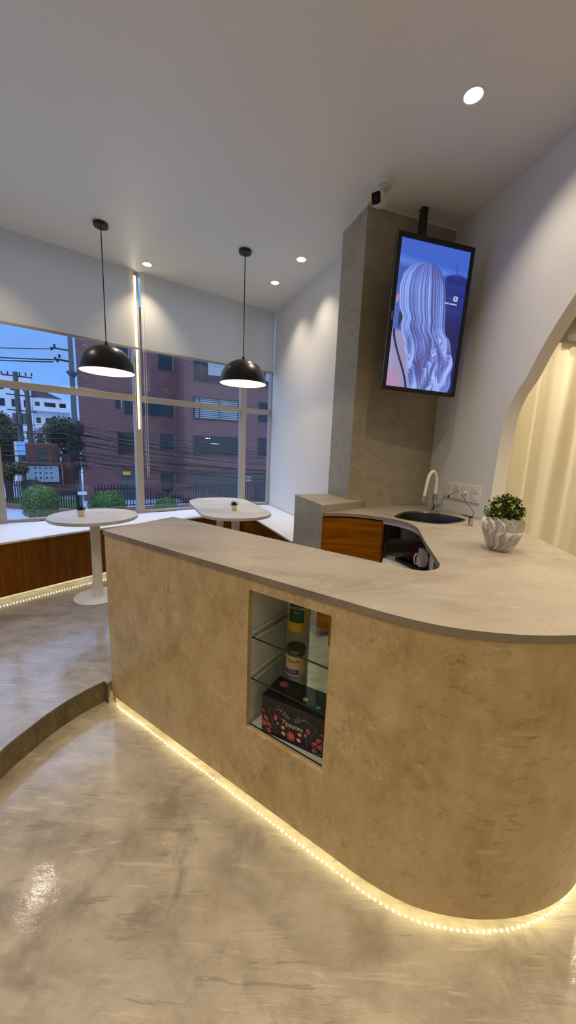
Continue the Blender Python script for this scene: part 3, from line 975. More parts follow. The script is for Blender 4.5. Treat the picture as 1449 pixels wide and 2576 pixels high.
jug = thing('plastic_jug', 'white plastic jug with a clip lid standing on the black tray', 'jug', (0.985, 2.50, 0.583))
MB().lathe([(0.034, 0), (0.040, 0.006), (0.040, 0.07), (0.033, 0.09), (0.030, 0.115), (0.034, 0.12)], (0.985, 2.50, 0.583), 24, cap0=True, cap1=True).build('jug_body', 'white_plastic', jug)
MB().cyl((0.985, 2.50, 0.7035), 0.031, 0.014, 24, bev=0.003).build('lid', 'grey_laminate', jug)
MB().tube(cr([(0.949, 2.482, 0.685), (0.922, 2.468, 0.680), (0.915, 2.464, 0.640), (0.930, 2.472, 0.605), (0.949, 2.482, 0.602)], 5), 0.006).build('handle', 'white_plastic', jug)

# ------------------------------------------------------------------ sink
sk = thing('sink', 'stainless steel sink bowl let into the stone worktop', 'sink', (sc.x, sc.y, ZT))
def ring(k, z): return [(sc.x + (p[0] - sc.x) * k, sc.y + (p[1] - sc.y) * k, z) for p in sink_o]
def loft(mb, rings, mi=0, cap=False):
    n = len(rings[0]); vs = [p for r in rings for p in r]; fs = []
    for j in range(len(rings) - 1):
        for i in range(n):
            i2 = (i + 1) % n
            fs.append((j * n + i, j * n + i2, (j + 1) * n + i2, (j + 1) * n + i))
    if cap: fs.append(tuple((len(rings) - 1) * n + i for i in range(n)))
    return mb.add(vs, fs, mi)
loft(MB(), [ring(1.0, ZT + .0006), ring(0.985, ZT + .003), ring(0.935, ZT + .003), ring(0.915, ZT - .004)]).build('rim', 'brushed_steel', sk)
loft(MB(), [ring(0.915, ZT - .004), ring(0.90, ZT - .03), ring(0.86, ZT - .15), ring(0.80, ZT - .165), ring(0.12, ZT - .168)], cap=True).build('bowl', 'brushed_steel', sk)
MB().cyl((sc.x, sc.y, ZT - .1675), 0.035, 0.003, 24, bev=.001).build('drain', 'chrome', sk)

# kitchen tap with a white hose spout
tx, ty = 1.228, 2.99
tp = thing('kitchen_tap', 'chrome kitchen tap with a white flexible arched spout behind the sink', 'tap', (tx, ty, ZT))
MB().cyl((tx, ty, ZT), 0.026, 0.008, 28, bev=.002).cyl((tx, ty, ZT + .008), 0.021, 0.112, 28).cyl((tx, ty, ZT + .12), 0.017, 0.032, 24).build('body', 'chrome', tp)
sp = Vector((-0.093, -0.035, 0))
top = 0.334
sp_pts = cr([(tx, ty, ZT + .15), (tx, ty, ZT + .24), (tx + sp.x * .12, ty + sp.y * .12, ZT + .30), (tx + sp.x * .45, ty + sp.y * .45, ZT + top), (tx + sp.x * .80, ty + sp.y * .80, ZT + .305), (tx + sp.x * .97, ty + sp.y * .97, ZT + .24), (tx + sp.x * 1.12, ty + sp.y * 1.12, ZT + .125)], 6)
MB().tube(sp_pts, 0.0135, 14).build('spout_hose', 'white_rubber', tp, label='white flexible spout')
MB().tube([sp_pts[-1] + Vector((0, 0, .004)), sp_pts[-1] + Vector((sp.x * .05, sp.y * .05, -.045))], 0.0145, 14).build('spray_head', 'chrome', tp)
hd = Vector((0.42, -0.9, 0)).normalized()
mb = MB().tube([Vector((tx, ty, ZT + .055)) + hd * .015, Vector((tx, ty, ZT + .055)) + hd * .062], 0.016, 18)
o = mb.build('valve', 'chrome', tp)
MB().tube([Vector((tx, ty, ZT + .055)) + hd * .062, Vector((tx, ty, ZT + .055)) + hd * .078], 0.022, 22).tube([Vector((tx, ty, ZT + .06)) + hd * .070, Vector((tx + .028, ty + .012, ZT + .150)) + hd * .074], [0.006, 0.0075], 10).build('lever', 'chrome', o)

# slim filter tap
fx_, fy_ = FIL
ft_ = thing('filter_tap', 'slim chrome filter tap with a thin bent pipe beside the sink', 'tap', (fx_, fy_, ZT))
MB().cyl((fx_, fy_, ZT), 0.019, 0.004, 20).cyl((fx_, fy_, ZT + .004), 0.0145, 0.050, 20, bev=.002).build('body', 'chrome', ft_)
dd = Vector((-0.6, 0.75, 0)).normalized()
o0 = Vector((fx_ + .012, fy_, ZT))
pp = [o0 + Vector((0, 0, .005)), o0 + Vector((0, 0, .075)), o0 + Vector((0.001, 0.001, .092)), o0 + dd * .012 + Vector((0, 0, .108)), o0 + dd * .10 + Vector((0, 0, .208)), o0 + dd * .120 + Vector((0, 0, .218)), o0 + dd * .150 + Vector((0, 0, .216)), o0 + dd * .178 + Vector((0, 0, .196)), o0 + dd * .186 + Vector((0, 0, .184))]
MB().tube(cr(pp, 4), 0.0052, 10).build('pipe', 'chrome', ft_)
e_ = o0 + dd * .186 + Vector((0, 0, .184))
MB().tube([e_ + Vector((0, 0, .004)), e_ + dd * .006 + Vector((0, 0, -.014))], 0.0068, 10).build('nozzle', 'black_plastic', ft_)
MB().tube([(fx_ + .008, fy_, ZT + .058), (fx_ - .02, fy_ + .006, ZT + .062), (fx_ - .058, fy_ + .02, ZT + .072)], [0.008, 0.0055, 0.0035], 8).build('lever', 'black_plastic', ft_)

# ------------------------------------------------------------------ outlet plates on the wall behind the sink
wd = (Vector(WC) - Vector(WJ)).normalized(); wn = Vector((-wd.y, wd.x))
if wn.x > 0: wn = -wn
def onwall(y): return Vector(WJ) + wd * ((y - WJ[1]) / wd.y)
out_s = [('socket', 3.088), ('socket', 2.985), ('dimmer', 2.885), ('switch', 2.785)]
names = {'socket': ('power_outlet', 'outlet'), 'dimmer': ('dimmer_plate', 'dimmer'), 'switch': ('light_switch', 'switch')}
olabel = ['double power outlet plate nearest the concrete pillar', 'double power outlet plate between the other outlet and the dimmer', 'white dimmer plate with a round knob on the sink wall', 'white plate with two rocker switches above the potted plant']
for (kind, y), lab in zip(out_s, olabel):
    c = onwall(y); zc = 1.092
    nm, cat = names[kind]
    t = thing(nm, lab, cat, (c.x, c.y, zc), 'white wall plates behind the sink')
    F_ = frame_at((c.x, c.y, zc), (wd.x, wd.y, 0), (0, 0, 1), (wn.x, wn.y, 0))
    R3 = F_.to_3x3()
    b3 = lambda mb, x, yv, zz, sx, sy, sz: mb.box(F_ @ Vector((x, yv, zz)), (sx, sy, sz), 0, 0, R3)
    b3(MB(), 0, 0, 0.005, 0.094, 0.134, 0.009).build('plate', 'white_plastic', t, bevel=0.003)
    if kind == 'socket':
        for yv in (0.03, -0.03):
            o = b3(MB(), 0, yv, 0.0105, 0.036, 0.042, 0.003).build('socket', 'white_plastic', t, bevel=0.001)
            sl = MB()
            b3(sl, -0.007, yv + .006, 0.0121, 0.003, 0.010, 0.0008); b3(sl, 0.007, yv + .006, 0.0121, 0.003, 0.008, 0.0008); b3(sl, 0, yv - .010, 0.0121, 0.005, 0.006, 0.0008)
            sl.build('slots', 'outlet_dark', o)
    elif kind == 'dimmer':
        MB().lathe([(0.013, 0.009), (0.0125, 0.022), (0.010, 0.025)], (c.x, c.y, zc), 20, mat=R3, cap1=True).build('knob', 'white_plastic', t)
    else:
        for yv in (0.03, -0.03):
            b3(MB(), 0, yv, 0.011, 0.040, 0.036, 0.004).build('rocker', 'white_plastic', t, bevel=0.002)

# ------------------------------------------------------------------ carved vase with a boxwood plant
VC = (1.102, 1.800, ZT)
vs_ = thing('carved_vase', 'white washed vase carved with wavy grooves on the bar top', 'vase', VC)
b = MatB('vase_plaster')
f = b.noise(b.co((1, 1, .6)), 34, 6, 0.7, 1.2)
b.set(Base_Color=b.ramp(f, [(0.3, s2l((172, 165, 155))), (0.5, s2l((206, 200, 190))), (0.7, s2l((226, 222, 212)))]), Roughness=0.55)
b.bump(f, 0.12, 0.003); M['vase_plaster'] = b.m
prof = [(0.040, 0.0), (0.044, 0.004), (0.058, 0.035), (0.074, 0.075), (0.084, 0.112), (0.0865, 0.138), (0.083, 0.160), (0.074, 0.174), (0.066, 0.178), (0.060, 0.174), (0.058, 0.160)]
prof = [tuple(p[:2]) for p in cr([(r, z, 0) for r, z in prof], 9)]
vs, fs = [], []
SEG = 264
for r, z in prof:
    h = z / 0.178
    for k in range(SEG):
        a = 2 * PI * k / SEG
        # grooves: swing one way in the upper third and back below it
        sw = 0.55 * (1 - abs((h - 0.66) / 0.66)) * (1.0 if h < .66 else 1.0) + (0.0 if h < .66 else 0.0)
        sw = 0.62 * (h / 0.62 if h < 0.62 else 1 - (h - 0.62) / 0.38 * 0.95) + 0.16 * math.sin(9 * h)
        ph = (k * 12 / SEG) % 1.0            # the mesh rows follow the grooves
        a = a + sw * 2.7 * 2 * PI / 12
        saw = ph / .84 if ph < 0.84 else (1 - ph) / 0.16
        d = (saw ** 1.5 - 0.45) * 0.0205 * min(1, h * 6 + 0.2)
        if r < 0.0665 and z > 0.16: d *= 0.2
        rr = r + d
        vs.append((VC[0] + rr * math.cos(a), VC[1] + rr * math.sin(a), VC[2] + z))
for j in range(len(prof) - 1):
    for k in range(SEG):
        k2 = (k + 1) % SEG
        fs.append((j * SEG + k, j * SEG + k2, (j + 1) * SEG + k2, (j + 1) * SEG + k))
fs.append(tuple(reversed(range(SEG))))
MB().add(vs, fs).build('vase_body', 'vase_plaster', vs_, sharp=60)
plain('soil', (40, 32, 22), 0.95)
MB().cyl((VC[0], VC[1], VC[2] + .135), 0.060, 0.012, 24).build('soil', 'soil', vs_)
for nm, c in (('leaf_dark', (44, 62, 20)), ('leaf_mid', (88, 108, 34)), ('leaf_pale', (190, 194, 110)), ('leaf_stem', (66, 74, 30))):
    plain(nm, c, 0.5)
bx = thing('boxwood_plant', 'round bushy artificial green plant growing from the carved vase', 'plant', (VC[0], VC[1], VC[2] + .148))
fo = MB(); stm = MB()
def leaf(mb, p, d, side, ln, w, mi):
    """spoon leaf, 2 bent quads"""
    d = d.normalized(); s_ = d.cross(side).normalized(); nrm = s_.cross(d)
    q = [p, p + d * ln * .45 + s_ * w + nrm * w * .3, p + d * ln * .45 - s_ * w + nrm * w * .3, p + d * ln * .85 + s_ * w * .75 + nrm * w * .35, p + d * ln * .85 - s_ * w * .75 + nrm * w * .35, p + d * ln + nrm * w * .2, p + d * ln * .5]
    mb.add(q, [(0, 1, 6), (0, 6, 2), (1, 3, 5, 6), (6, 5, 4, 2)], mi)
base = Vector((VC[0], VC[1], VC[2] + .188))
r_ = random.Random(3)
for k in range(340):
    u = r_.random(); a = r_.random() * 2 * PI
    el = math.asin(min(1, 0.02 + u * 0.98)) if k > 70 else r_.uniform(-0.25, 0.35)
    dirv = Vector((math.cos(el) * math.cos(a), math.cos(el) * math.sin(a), math.sin(el)))
    L_ = r_.uniform(0.075, 0.108) * (1.0 - 0.12 * max(0, dirv.z)) if k % 3 else r_.uniform(.05, .08)
    tip = base + Vector((dirv.x * .84, dirv.y * .84, max(-.20, dirv.z * 1.05))) * L_
    st = base + Vector((dirv.x * .02, dirv.y * .02, -.040))
    stm.tube([st, (st + tip) / 2 + Vector((0, 0, .006)), tip], 0.0011, 4)
    pale = r_.random() < 0.22
    for lev in range(3):
        p = st.lerp(tip, 0.62 + 0.19 * lev)
        nl = 4 if lev < 2 else 6
        for q in range(nl):
            aa = 2 * PI * q / nl + lev * .8 + r_.random() * .5
            e1 = dirv.orthogonal().normalized(); e2 = dirv.cross(e1)
            out = (e1 * math.cos(aa) + e2 * math.sin(aa)) * 0.9 + dirv * (0.5 + .35 * lev)
            leaf(fo, p, out, dirv, r_.uniform(.0105, .0155), r_.uniform(.0024, .0036), 2 if (pale and lev == 2) else (1 if r_.random() < .38 + .15 * lev else 0))
o = fo.build('foliage', ['leaf_dark', 'leaf_mid', 'leaf_pale'], bx, sharp=180)
stm.build('stems', 'leaf_stem', bx)

# ------------------------------------------------------------------ tables
def table_small_plant(loc, label):
    t = thing('potted_succulent', label, 'plant', loc, 'small succulents on the tables')
    x, y, z = loc
    MB().lathe([(0.0225, 0), (0.024, 0.002), (0.0305, 0.050), (0.0305, 0.054), (0.0275, 0.054), (0.0262, 0.046)], loc, 28, cap0=True).build('pot', 'pot_cream', t)
    MB().cyl((x, y, z + .040), 0.0262, 0.006, 20).build('soil', 'soil', t)
    lf_ = MB()
    q = random.Random(5)
    for k in range(26):
        a = k * 2.4; el = 0.35 + 1.1 * (k / 26)
        d = Vector((math.cos(a) * math.cos(el), math.sin(a) * math.cos(el), math.sin(el)))
        L_ = q.uniform(.042, .058) * (0.95 if k < 8 else 1.05)
        b0 = Vector((x, y, z + .046)) + Vector((d.x, d.y, 0)) * .006
        tip = b0 + d * L_ + Vector((0, 0, .004))
        lf_.tube([b0, b0.lerp(tip, .4) + Vector((0, 0, -.002)), tip], [.0052, .0042, .0004], 5)
    lf_.build('leaves', 'succulent_leaf', t, label='dark spiky leaves')
    return t
plain('pot_cream', (226, 212, 180), 0.5); plain('succulent_leaf', (26, 38, 30), 0.45, 0, 0.2, 60)

TR = (-1.686, 3.052)
rt = thing('round_table', 'round grey stone topped pedestal table by the wide window', 'table', (*TR, 0))
MB().cyl((*TR, 0.722), 0.35, 0.028, 72, bev=.002).build('tabletop', 'table_slab', rt)
MB().cyl((*TR, 0.006), 0.040, 0.716, 28).cyl((*TR, 0.716), 0.075, 0.006, 28).build('column', 'white_powder_coat', rt)
MB().cyl((*TR, 0.0), 0.200, 0.010, 56, bev=.003).build('foot_plate', 'white_powder_coat', rt)

ax = Vector((-0.41, 0.912)).normalized(); wx = Vector((ax.y, -ax.x))
TC = Vector((-0.655, 3.80)); HL, HW, RC = 0.675, 0.345, 0.315
ot = thing('oval_table', 'oblong grey stone topped table on two columns in the window corner', 'table', (TC.x, TC.y, 0))
ol = []
for cx_, cy_, a0 in ((HL - RC, HW - RC, 0), (-(HL - RC), HW - RC, 90), (-(HL - RC), -(HW - RC), 180), (HL - RC, -(HW - RC), 270)):
    for k in range(15):
        a = math.radians(a0 + 90 * k / 14)
        l, w = cx_ + RC * math.cos(a), cy_ + RC * math.sin(a)
        q = TC + ax * l - wx * w
        ol.append((q.x, q.y))
MB().prism(ol, 0.722, 0.75).build('tabletop', 'table_slab', ot, bevel=0.002)
for l in (-0.33, 0.33):
    q = TC + ax * l
    MB().cyl((q.x, q.y, 0.006), 0.040, 0.716, 28).build('column', 'white_powder_coat', ot)
    MB().cyl((q.x, q.y, 0.0), 0.17, 0.010, 48, bev=.003).build('foot_plate', 'white_powder_coat', ot)
table_small_plant((-1.767, 2.994, 0.7503), 'small spiky succulent in a cream pot on the round table')
q = thing  # keep name
pl0 = [o for o in COL.objects if o.name.startswith('potted_succulent')][0]
copy_tree(pl0, (-0.545, 3.56, 0.7503), 'small spiky succulent in a cream pot on the oblong table', 1.3)

# ------------------------------------------------------------------ pendants
def pendant(loc, label):
    x, y = loc
    t = thing('pendant_lamp', label, 'pendant lamp', (x, y, H), 'black dome pendants')
    MB().cyl((x, y, H - 0.028), 0.060, 0.028, 36, bev=.003).build('canopy', 'black_metal', t)
    zr, zt = 2.020, 2.252
    MB().tube([(x, y, H - .028), (x, y, zt + .03)], 0.0042, 8).build('cord', 'dark_cable', t)
    MB().lathe([(0.016, zt - .004), (0.015, zt + .012), (0.008, zt + .034), (0.0045, zt + .040)], (x, y, 0), 20, cap1=True).build('cord_grip', 'black_metal', t)
    R, hh = 0.236, zt - zr
    pr_ = []
    for k in range(25):
        a = math.radians(90 * k / 24)
        pr_.append((max(.001, R * math.cos(a) ** 0.92), zr + hh * math.sin(a) ** 1.0))
    o = MB().lathe(pr_, (x, y, 0), 64).build('shade', 'black_metal', t, sharp=80)
    MB().lathe([(p[0] - .003 if p[0] > .004 else .0005, p[1] - .002 + 0.002 * (k == 0)) for k, p in enumerate(pr_)][::-1] , (x, y, 0), 64).lathe([(R - .003, zr), (R, zr)], (x, y, 0), 64).build('inner_lining', 'shade_inner', o, sharp=80, label='cream inner face of the shade')
    bz = zr + 0.105
    MB().cyl((x, y, bz + .045), 0.02, zt - bz - .05, 20).build('lamp_holder', 'white_plastic', t)
    MB().ball((x, y, bz + .012), 0.034, 20, 12).build('bulb', 'bulb_glow', t)
    lamp('pendant_light', 'POINT', (x, y, bz - .03), BULB_W, (1.0, 0.80, 0.52), t, shadow_soft_size=0.04)
    return t
pendant((-1.73, 3.493), 'black dome pendant lamp hanging over the round table')
pd0 = [o for o in COL.objects if o.name.startswith('pendant_lamp')][0]
copy_tree(pd0, (-0.513, 3.836, H), 'black dome pendant lamp hanging over the oblong table')

# ------------------------------------------------------------------ recessed downlights
def downlight(c, label, tilt=0.0):
    x, y = c
    t = thing('downlight', label, 'downlight', (x, y, H), 'recessed ceiling downlights')
    MB().lathe([(0.0465, H + .05), (0.0465, H - .0005), (0.052, H - .003), (0.053, H - .0005)], (x, y, 0), 40).build('trim_ring', 'white_powder_coat', t)
    MB().lathe([(0.034, H + .048), (0.0460, H + .004)], (x, y, 0), 36).cyl((x, y, H + .05), .047, .05, 28).build('reflector', 'shade_inner', t)
    MB().cyl((x, y, H + .026), 0.036, 0.004, 32).build('lens', 'downlight_lens', t)
    lamp('downlight_beam', 'SPOT', (x, y, H + .018), SPOT_W, (1.0, 0.86, 0.68), t, spot_size=math.radians(96), spot_blend=0.85, shadow_soft_size=0.03)
    return t
dl_lab = ['recessed downlight over the bar, larger than the other ones', 'recessed downlight nearest the light strip on the window post', 'recessed downlight nearest the concrete pillar', 'recessed downlight nearest the far white wall']
downlight(DL[0], dl_lab[0])
d0 = [o for o in COL.objects if o.name.startswith('downlight') and o.type == 'EMPTY'][0]
def beam(t):
    return [o for o in t.children if o.type == 'LIGHT'][0]
for c, lab in zip(DL[1:], dl_lab[1:]):
    t_ = copy_tree(d0, (*c, H), lab)
    bm_ = beam(t_); bm_.data = bm_.data.copy(); bm_.data.energy = SPOT_W * FAR_K
# the one over the bar is swivelled towards the arch wall
bm_ = beam(d0); bm_.data = bm_.data.copy(); bm_.data.energy = SPOT_W * 0.5
_main = bm_.data
d1 = [o for o in COL.objects if o.name.startswith('downlight') and o.type == 'EMPTY'][1]
_full = beam(d1).data.copy(); _full.energy = SPOT_W * 0.74; _full.color = (1.0, 0.85, 0.655); _full.spot_size = math.radians(124)
for k, c in enumerate(DLX):
    t_ = copy_tree(d1, (*c, H), 'unseen recessed downlight, one of a set mostly added for fill light')
    if k: beam(t_).data = _full
_room = _full.copy(); _room.energy = SPOT_W * 1.25
for c in DLC: beam(copy_tree(d1, (*c, 2.86), 'unseen downlight added to light the curtained room beyond the arch')).data = _room
beam(d0).rotation_euler = Vector((0.50, -0.12, -1)).to_track_quat('-Z', 'Y').to_euler()


# ------------------------------------------------------------------ blinds and the light tube on the window post
def blind(a, b_, zb, label, chain_at, group='white roller blinds', bar_extra=0.0):
    a, b_ = Vector(a), Vector(b_)
    d = (b_ - a).normalized(); n = Vector((-d.y, d.x))
    if n.y < 0: n = -n
    a_ = a - n * 0.035; c_ = b_ - n * 0.035
    rz = math.atan2(d.y, d.x); L_ = (b_ - a).length; mid_ = (a_ + c_) / 2
    t = thing('roller_blind', label, 'blind', (mid_.x, mid_.y, H), group)
    MB().box((mid_.x, mid_.y, (H + zb) / 2), (L_, 0.0015, H - zb), rz).build('fabric', 'blind_fabric', t)
    MB().box((mid_.x + d.x * bar_extra / 2, mid_.y + d.y * bar_extra / 2, zb), (L_ + bar_extra, 0.012, 0.026), rz).build('bottom_bar', 'frame_aluminium', t, bevel=.003)
    q = a_ + n * 0.03
    if chain_at is not None:
        p = a_ + d * chain_at - n * .02; p2 = p + d * .022
        zc = chain_low
        pts = [(p.x, p.y, H - .01), (p.x, p.y, zc + .05), (p.x + d.x * .003, p.y + d.y * .003, zc + .01), ((p.x + p2.x) / 2, (p.y + p2.y) / 2, zc), (p2.x - d.x * .003, p2.y - d.y * .003, zc + .01), (p2.x, p2.y, zc + .05), (p2.x, p2.y, H - .01)]
        MB().tube(cr(pts, 3), 0.0022, 6).build('pull_chain', 'white_plastic', t)
    return t
v12 = (Vector(M2) - Vector(M1)).normalized(); v2r = (Vector(MR) - Vector(M2)).normalized()
chain_low = 1.10
blind(Vector(M1) + v12 * 0.03, Vector(M2) - v12 * 0.026, 2.44, 'white roller blind over the wide window beside the round table', None, bar_extra=0.05)
chain_low = 1.09
blind(Vector(M2) + v2r * 0.05, Vector(MR) - v2r * 0.02, 2.44, 'white roller blind over the corner window with a long pull chain', 0.012)
chain_low = 1.01
v01 = (Vector(M1) - Vector(M0)).normalized()
blind(Vector(M0) + v01 * 0.03, Vector(M1) - v01 * 0.02, 2.44, 'white roller blind at the picture edge with its chain hanging at the post', (Vector(M1) - Vector(M0)).length - 0.062)
tn = Vector((-v12.y, v12.x)); tn = tn if tn.y > 0 else -tn
tq = Vector(M2) - tn * 0.008 - v12 * 0.004
lt_ = thing('led_tube', 'glowing vertical led tube fixed to the window post between two blinds', 'led tube', (tq.x, tq.y, 1.54))
MB().box((tq.x, tq.y, (1.54 + 3.21) / 2), (0.024, 0.008, 3.21 - 1.54), math.atan2(v12.y, v12.x)).build('channel', 'led_tape', lt_)
tq2 = tq - tn * 0.0075
MB().box((tq2.x, tq2.y, (1.55 + 3.20) / 2), (0.019, 0.006, 3.20 - 1.55), math.atan2(v12.y, v12.x)).build('diffuser', 'led_tube_glow', lt_)

# ------------------------------------------------------------------ security camera on the ceiling
sx, sy = 0.590, 2.93
sc_ = thing('security_camera', 'white bullet security camera on the ceiling beside the concrete pillar', 'camera', (sx, sy, H))
MB().cyl((sx, sy, H - .016), 0.043, 0.016, 32, bev=.003).cyl((sx, sy, H - .022), 0.030, 0.007, 28).build('mount', 'camera_white', sc_)
MB().tube(cr([(sx, sy, H - .02), (sx - .004, sy - .004, H - .05), (sx - .020, sy - .030, H - .085)], 4), 0.015, 12).build('arm', 'camera_white', sc_)
cd = Vector((-0.52, -0.80, -0.30)).normalized()
cxv = cd.cross(Vector((0, 0, 1))).normalized(); cyv = cxv.cross(cd)
cc = Vector((sx - .036, sy - .055, H - .112))
def sq(c, w, h, k=8, rad=0.012):
    out = []
    for (a_, b_, a0) in ((1, 1, 0), (-1, 1, 90), (-1, -1, 180), (1, -1, 270)):
        for i in range(k):
            a = math.radians(a0 + 90 * i / (k - 1))
            out.append(c + cxv * (a_ * (w / 2 - rad) + rad * math.cos(a)) + cyv * (b_ * (h / 2 - rad) + rad * math.sin(a)))
    return out
def tubesq(mb, rings):
    n = len(rings[0]); vs = [p for r in rings for p in r]; fs = []
    for j in range(len(rings) - 1):
        for i in range(n):
            i2 = (i + 1) % n
            fs.append((j * n + i, (j + 1) * n + i, (j + 1) * n + i2, j * n + i2))
    fs.append(tuple(range(n))); fs.append(tuple(reversed([(len(rings) - 1) * n + i for i in range(n)])))
    return mb.add(vs, fs)
tubesq(MB(), [sq(cc - cd * .065, .062, .066), sq(cc - cd * .07 + cd * .01, .070, .074), sq(cc + cd * .055, .074, .080), sq(cc + cd * .06, .072, .078)]).build('housing', 'camera_white', sc_)
tubesq(MB(), [sq(cc + cd * .0595, .064, .070), sq(cc + cd * .0625, .063, .069)]).build('face_glass', 'dark_glass', sc_, label='black glass face')
lzm = Matrix((cxv, cyv, cd)).transposed()
o = MB().lathe([(0.013, 0), (0.013, .003), (0.009, .003), (0.0085, .001)], cc + cd * .062, 20, mat=lzm, cap1=True).build('lens', 'black_plastic', sc_)

# ------------------------------------------------------------------ curtain behind the arch
cu = thing('curtain', 'cream floor length pleated curtain glowing behind the arched opening', 'curtain', (2.6, 3.2, ZF))
vs, fs = [], []
CX0, CX1, NCU = 1.70, 4.2, 420
for i in range(NCU + 1):
    x = CX0 + (CX1 - CX0) * i / NCU
    ph = x * 2 * PI / 0.21
    yb = 3.20 + 0.030 * math.sin(ph + 1.3 * math.sin(x * 3.1)) + 0.012 * math.sin(1.7 * ph + 1)
    for j, z in enumerate((ZF + 0.02, 0.5, 1.2, 1.9, 2.34)):
        k = 1.15 - 0.35 * j / 4
        vs.append((x + 0.010 * math.sin(ph * .5 + j), 3.20 + (yb - 3.20) * k, z))
for i in range(NCU):
    for j in range(4):
        fs.append((i * 5 + j, i * 5 + 5 + j, i * 5 + 6 + j, i * 5 + 1 + j))
MB().add(vs, fs).build('cloth', 'curtain_fabric', cu, sharp=180)
cra = thing('curtain_rail', 'grey curtain rail box above the cream curtain', 'curtain rail', (3.2, 3.2, 2.34))
MB().box((3.2, 3.2, 2.375), (1.95, 0.10, 0.055)).build('rail_box', 'rail_grey', cra, bevel=.003)
MB().box((3.2, 3.24, 2.63), (1.95, 0.03, 0.46)).build('pelmet_board', 'rail_grey', cra)

# ------------------------------------------------------------------ wall screen
TS = 1.06
TQ = Vector((0.980, 2.862, 0)); 
tr_v = Vector((0.973, 0.230, 0)).normalized(); tn_v = Vector((tr_v.y, -tr_v.x, 0))
TZ1, TZ0 = 1.39 + (2.434 - 1.39) * TS / 0.73, 1.39 + (1.705 - 1.39) * TS / 0.73
k_ = TS / 0.73
TL = Vector((0.478 * k_, 1.927 * k_, 0)); TRt = Vector((0.896 * k_, 2.026 * k_, 0)); BLt = Vector((0.455 * k_, 1.917 * k_, 0)); BRt = Vector((0.873 * k_, 2.016 * k_, 0))
TM = (TL + TRt + BLt + BRt) / 4
TW, THt = 0.430 * k_, TZ1 - TZ0
tzc = (TZ0 + TZ1) / 2
lean = Vector((-0.016, -0.010, 0))
upv = Vector((0.031, 0.013, 0.999)).normalized()
tr_v = (tr_v - upv * tr_v.dot(upv)).normalized(); tn_v = tr_v.cross(upv).normalized()
FT = frame_at((TM.x, TM.y, tzc), tr_v, upv, tn_v)
RT = FT.to_3x3()
tv = thing('wall_screen', 'upright flat screen showing long wavy blond hair, hung before the concrete pillar', 'television', (TM.x, TM.y, tzc))
fb = lambda mb, x, y, z, sx_, sy_, sz_, mi=0: mb.box(FT @ Vector((x, y, z)), (sx_, sy_, sz_), 0, mi, RT)
bz_l, bz_r, bz_t, bz_b = 0.030, 0.030, 0.036, 0.024
mb = MB()
fb(mb, -TW / 2 + bz_l / 2, 0, -.006, bz_l, THt, .014); fb(mb, TW / 2 - bz_r / 2, 0, -.006, bz_r, THt, .014)
fb(mb, 0, THt / 2 - bz_t / 2, -.006, TW - bz_l - bz_r, bz_t, .014); fb(mb, 0, -THt / 2 + bz_b / 2, -.006, TW - bz_l - bz_r, bz_b, .014)
mb.build('bezel', 'black_plastic', tv, bevel=.002)
mb = MB()
fb(mb, 0, 0, -.028, TW - .004, THt - .004, .030)
rings = []
for z_, k2 in ((-.043, 1.0), (-.060, .93), (-.092, .80)):
    rings.append([FT @ Vector((a_ * (TW / 2 - .004) * k2, b2 * (THt / 2 - .004) * (k2 + (1 - k2) * .5), z_)) for a_, b2 in ((-1, -1), (1, -1), (1, 1), (-1, 1))])
vs = [p for r in rings for p in r]
mb.add(vs, [(j * 4 + (i + 1) % 4, j * 4 + i, (j + 1) * 4 + i, (j + 1) * 4 + (i + 1) % 4) for j in range(2) for i in range(4)] + [(11, 10, 9, 8)])
mb.build('back_shell', 'black_plastic', tv)
edge = MB(); fb(edge, -TW / 2 - .0005, 0, -.014, .002, THt - .01, .004)
edge.build('edge_trim', 'rail_grey', tv, label='thin pale trim line along the side')
tx_ = MB()
tx_.text('SONY', 0.022, FT @ Matrix.Translation((-TW / 2 + bz_l * .5, -THt * 0.022, .0016)) @ Matrix.Rotation(-PI / 2, 4, 'Z'))
tx_.build('maker_lettering', 'camera_white', tv)

# picture on the screen: a head of hair seen from behind, painted as an image grid
NX, NY = 300, 440
sw_, sh_ = TW - bz_l - bz_r, THt - bz_t - bz_b
U, V = np.meshgrid(np.linspace(0, 1, NX), np.linspace(0, 1, NY))
rg = np.random.RandomState(4)
def lerp_pts(v, pts):
    return np.interp(v, [p[0] for p in pts], [p[1] for p in pts])
def vnoise(x, seed, n=512):
    t_ = np.random.RandomState(seed).rand(n + 1)
    x = np.mod(x, n); i = x.astype(int); f = x - i; f = f * f * (3 - 2 * f)
    return t_[i] * (1 - f) + t_[(i + 1) % n] * f
sm = lambda a, b, x: np.clip((x - a) / (b - a), 0, 1) ** 2 * (3 - 2 * np.clip((x - a) / (b - a), 0, 1))
C = lambda *c: np.array(c, float)
def mixc(a, b, f): return a * (1 - f[..., None]) + b * f[..., None]
img = np.zeros((NY, NX, 3))
img[:] = C(58, 96, 196)
img = mixc(img, C(66, 96, 190), sm(0, .05, V) * (1 - sm(.05, .1, V)))
img = mixc(img, C(110, 142, 226), sm(.085 + .05 * U, .15 + .05 * U, V) * (1 - sm(.17, .22, V)) * .6)
img = mixc(img, C(64, 88, 172), sm(.14, .2, V) * (1 - sm(.2, .45, U)))
rb = sm(.63, .72, U) * sm(.175, .20, V + .02 * np.sin(9 * U))
img = mixc(img, C(26, 40, 118), rb)
img = mixc(img, C(38, 54, 140), rb * (np.abs(((V - .21) * 12) % 1 - .5) < .2) * sm(.65, .7, U) * .5 * (1 - sm(.4, .5, V)))
img = mixc(img, C(20, 22, 84), sm(.7, .8, U) * sm(.35, .6, V))
img = mixc(img, C(46, 66, 150), ((np.abs(U - .83) < .008) & (V > .1) & (V < .2)) * .8)
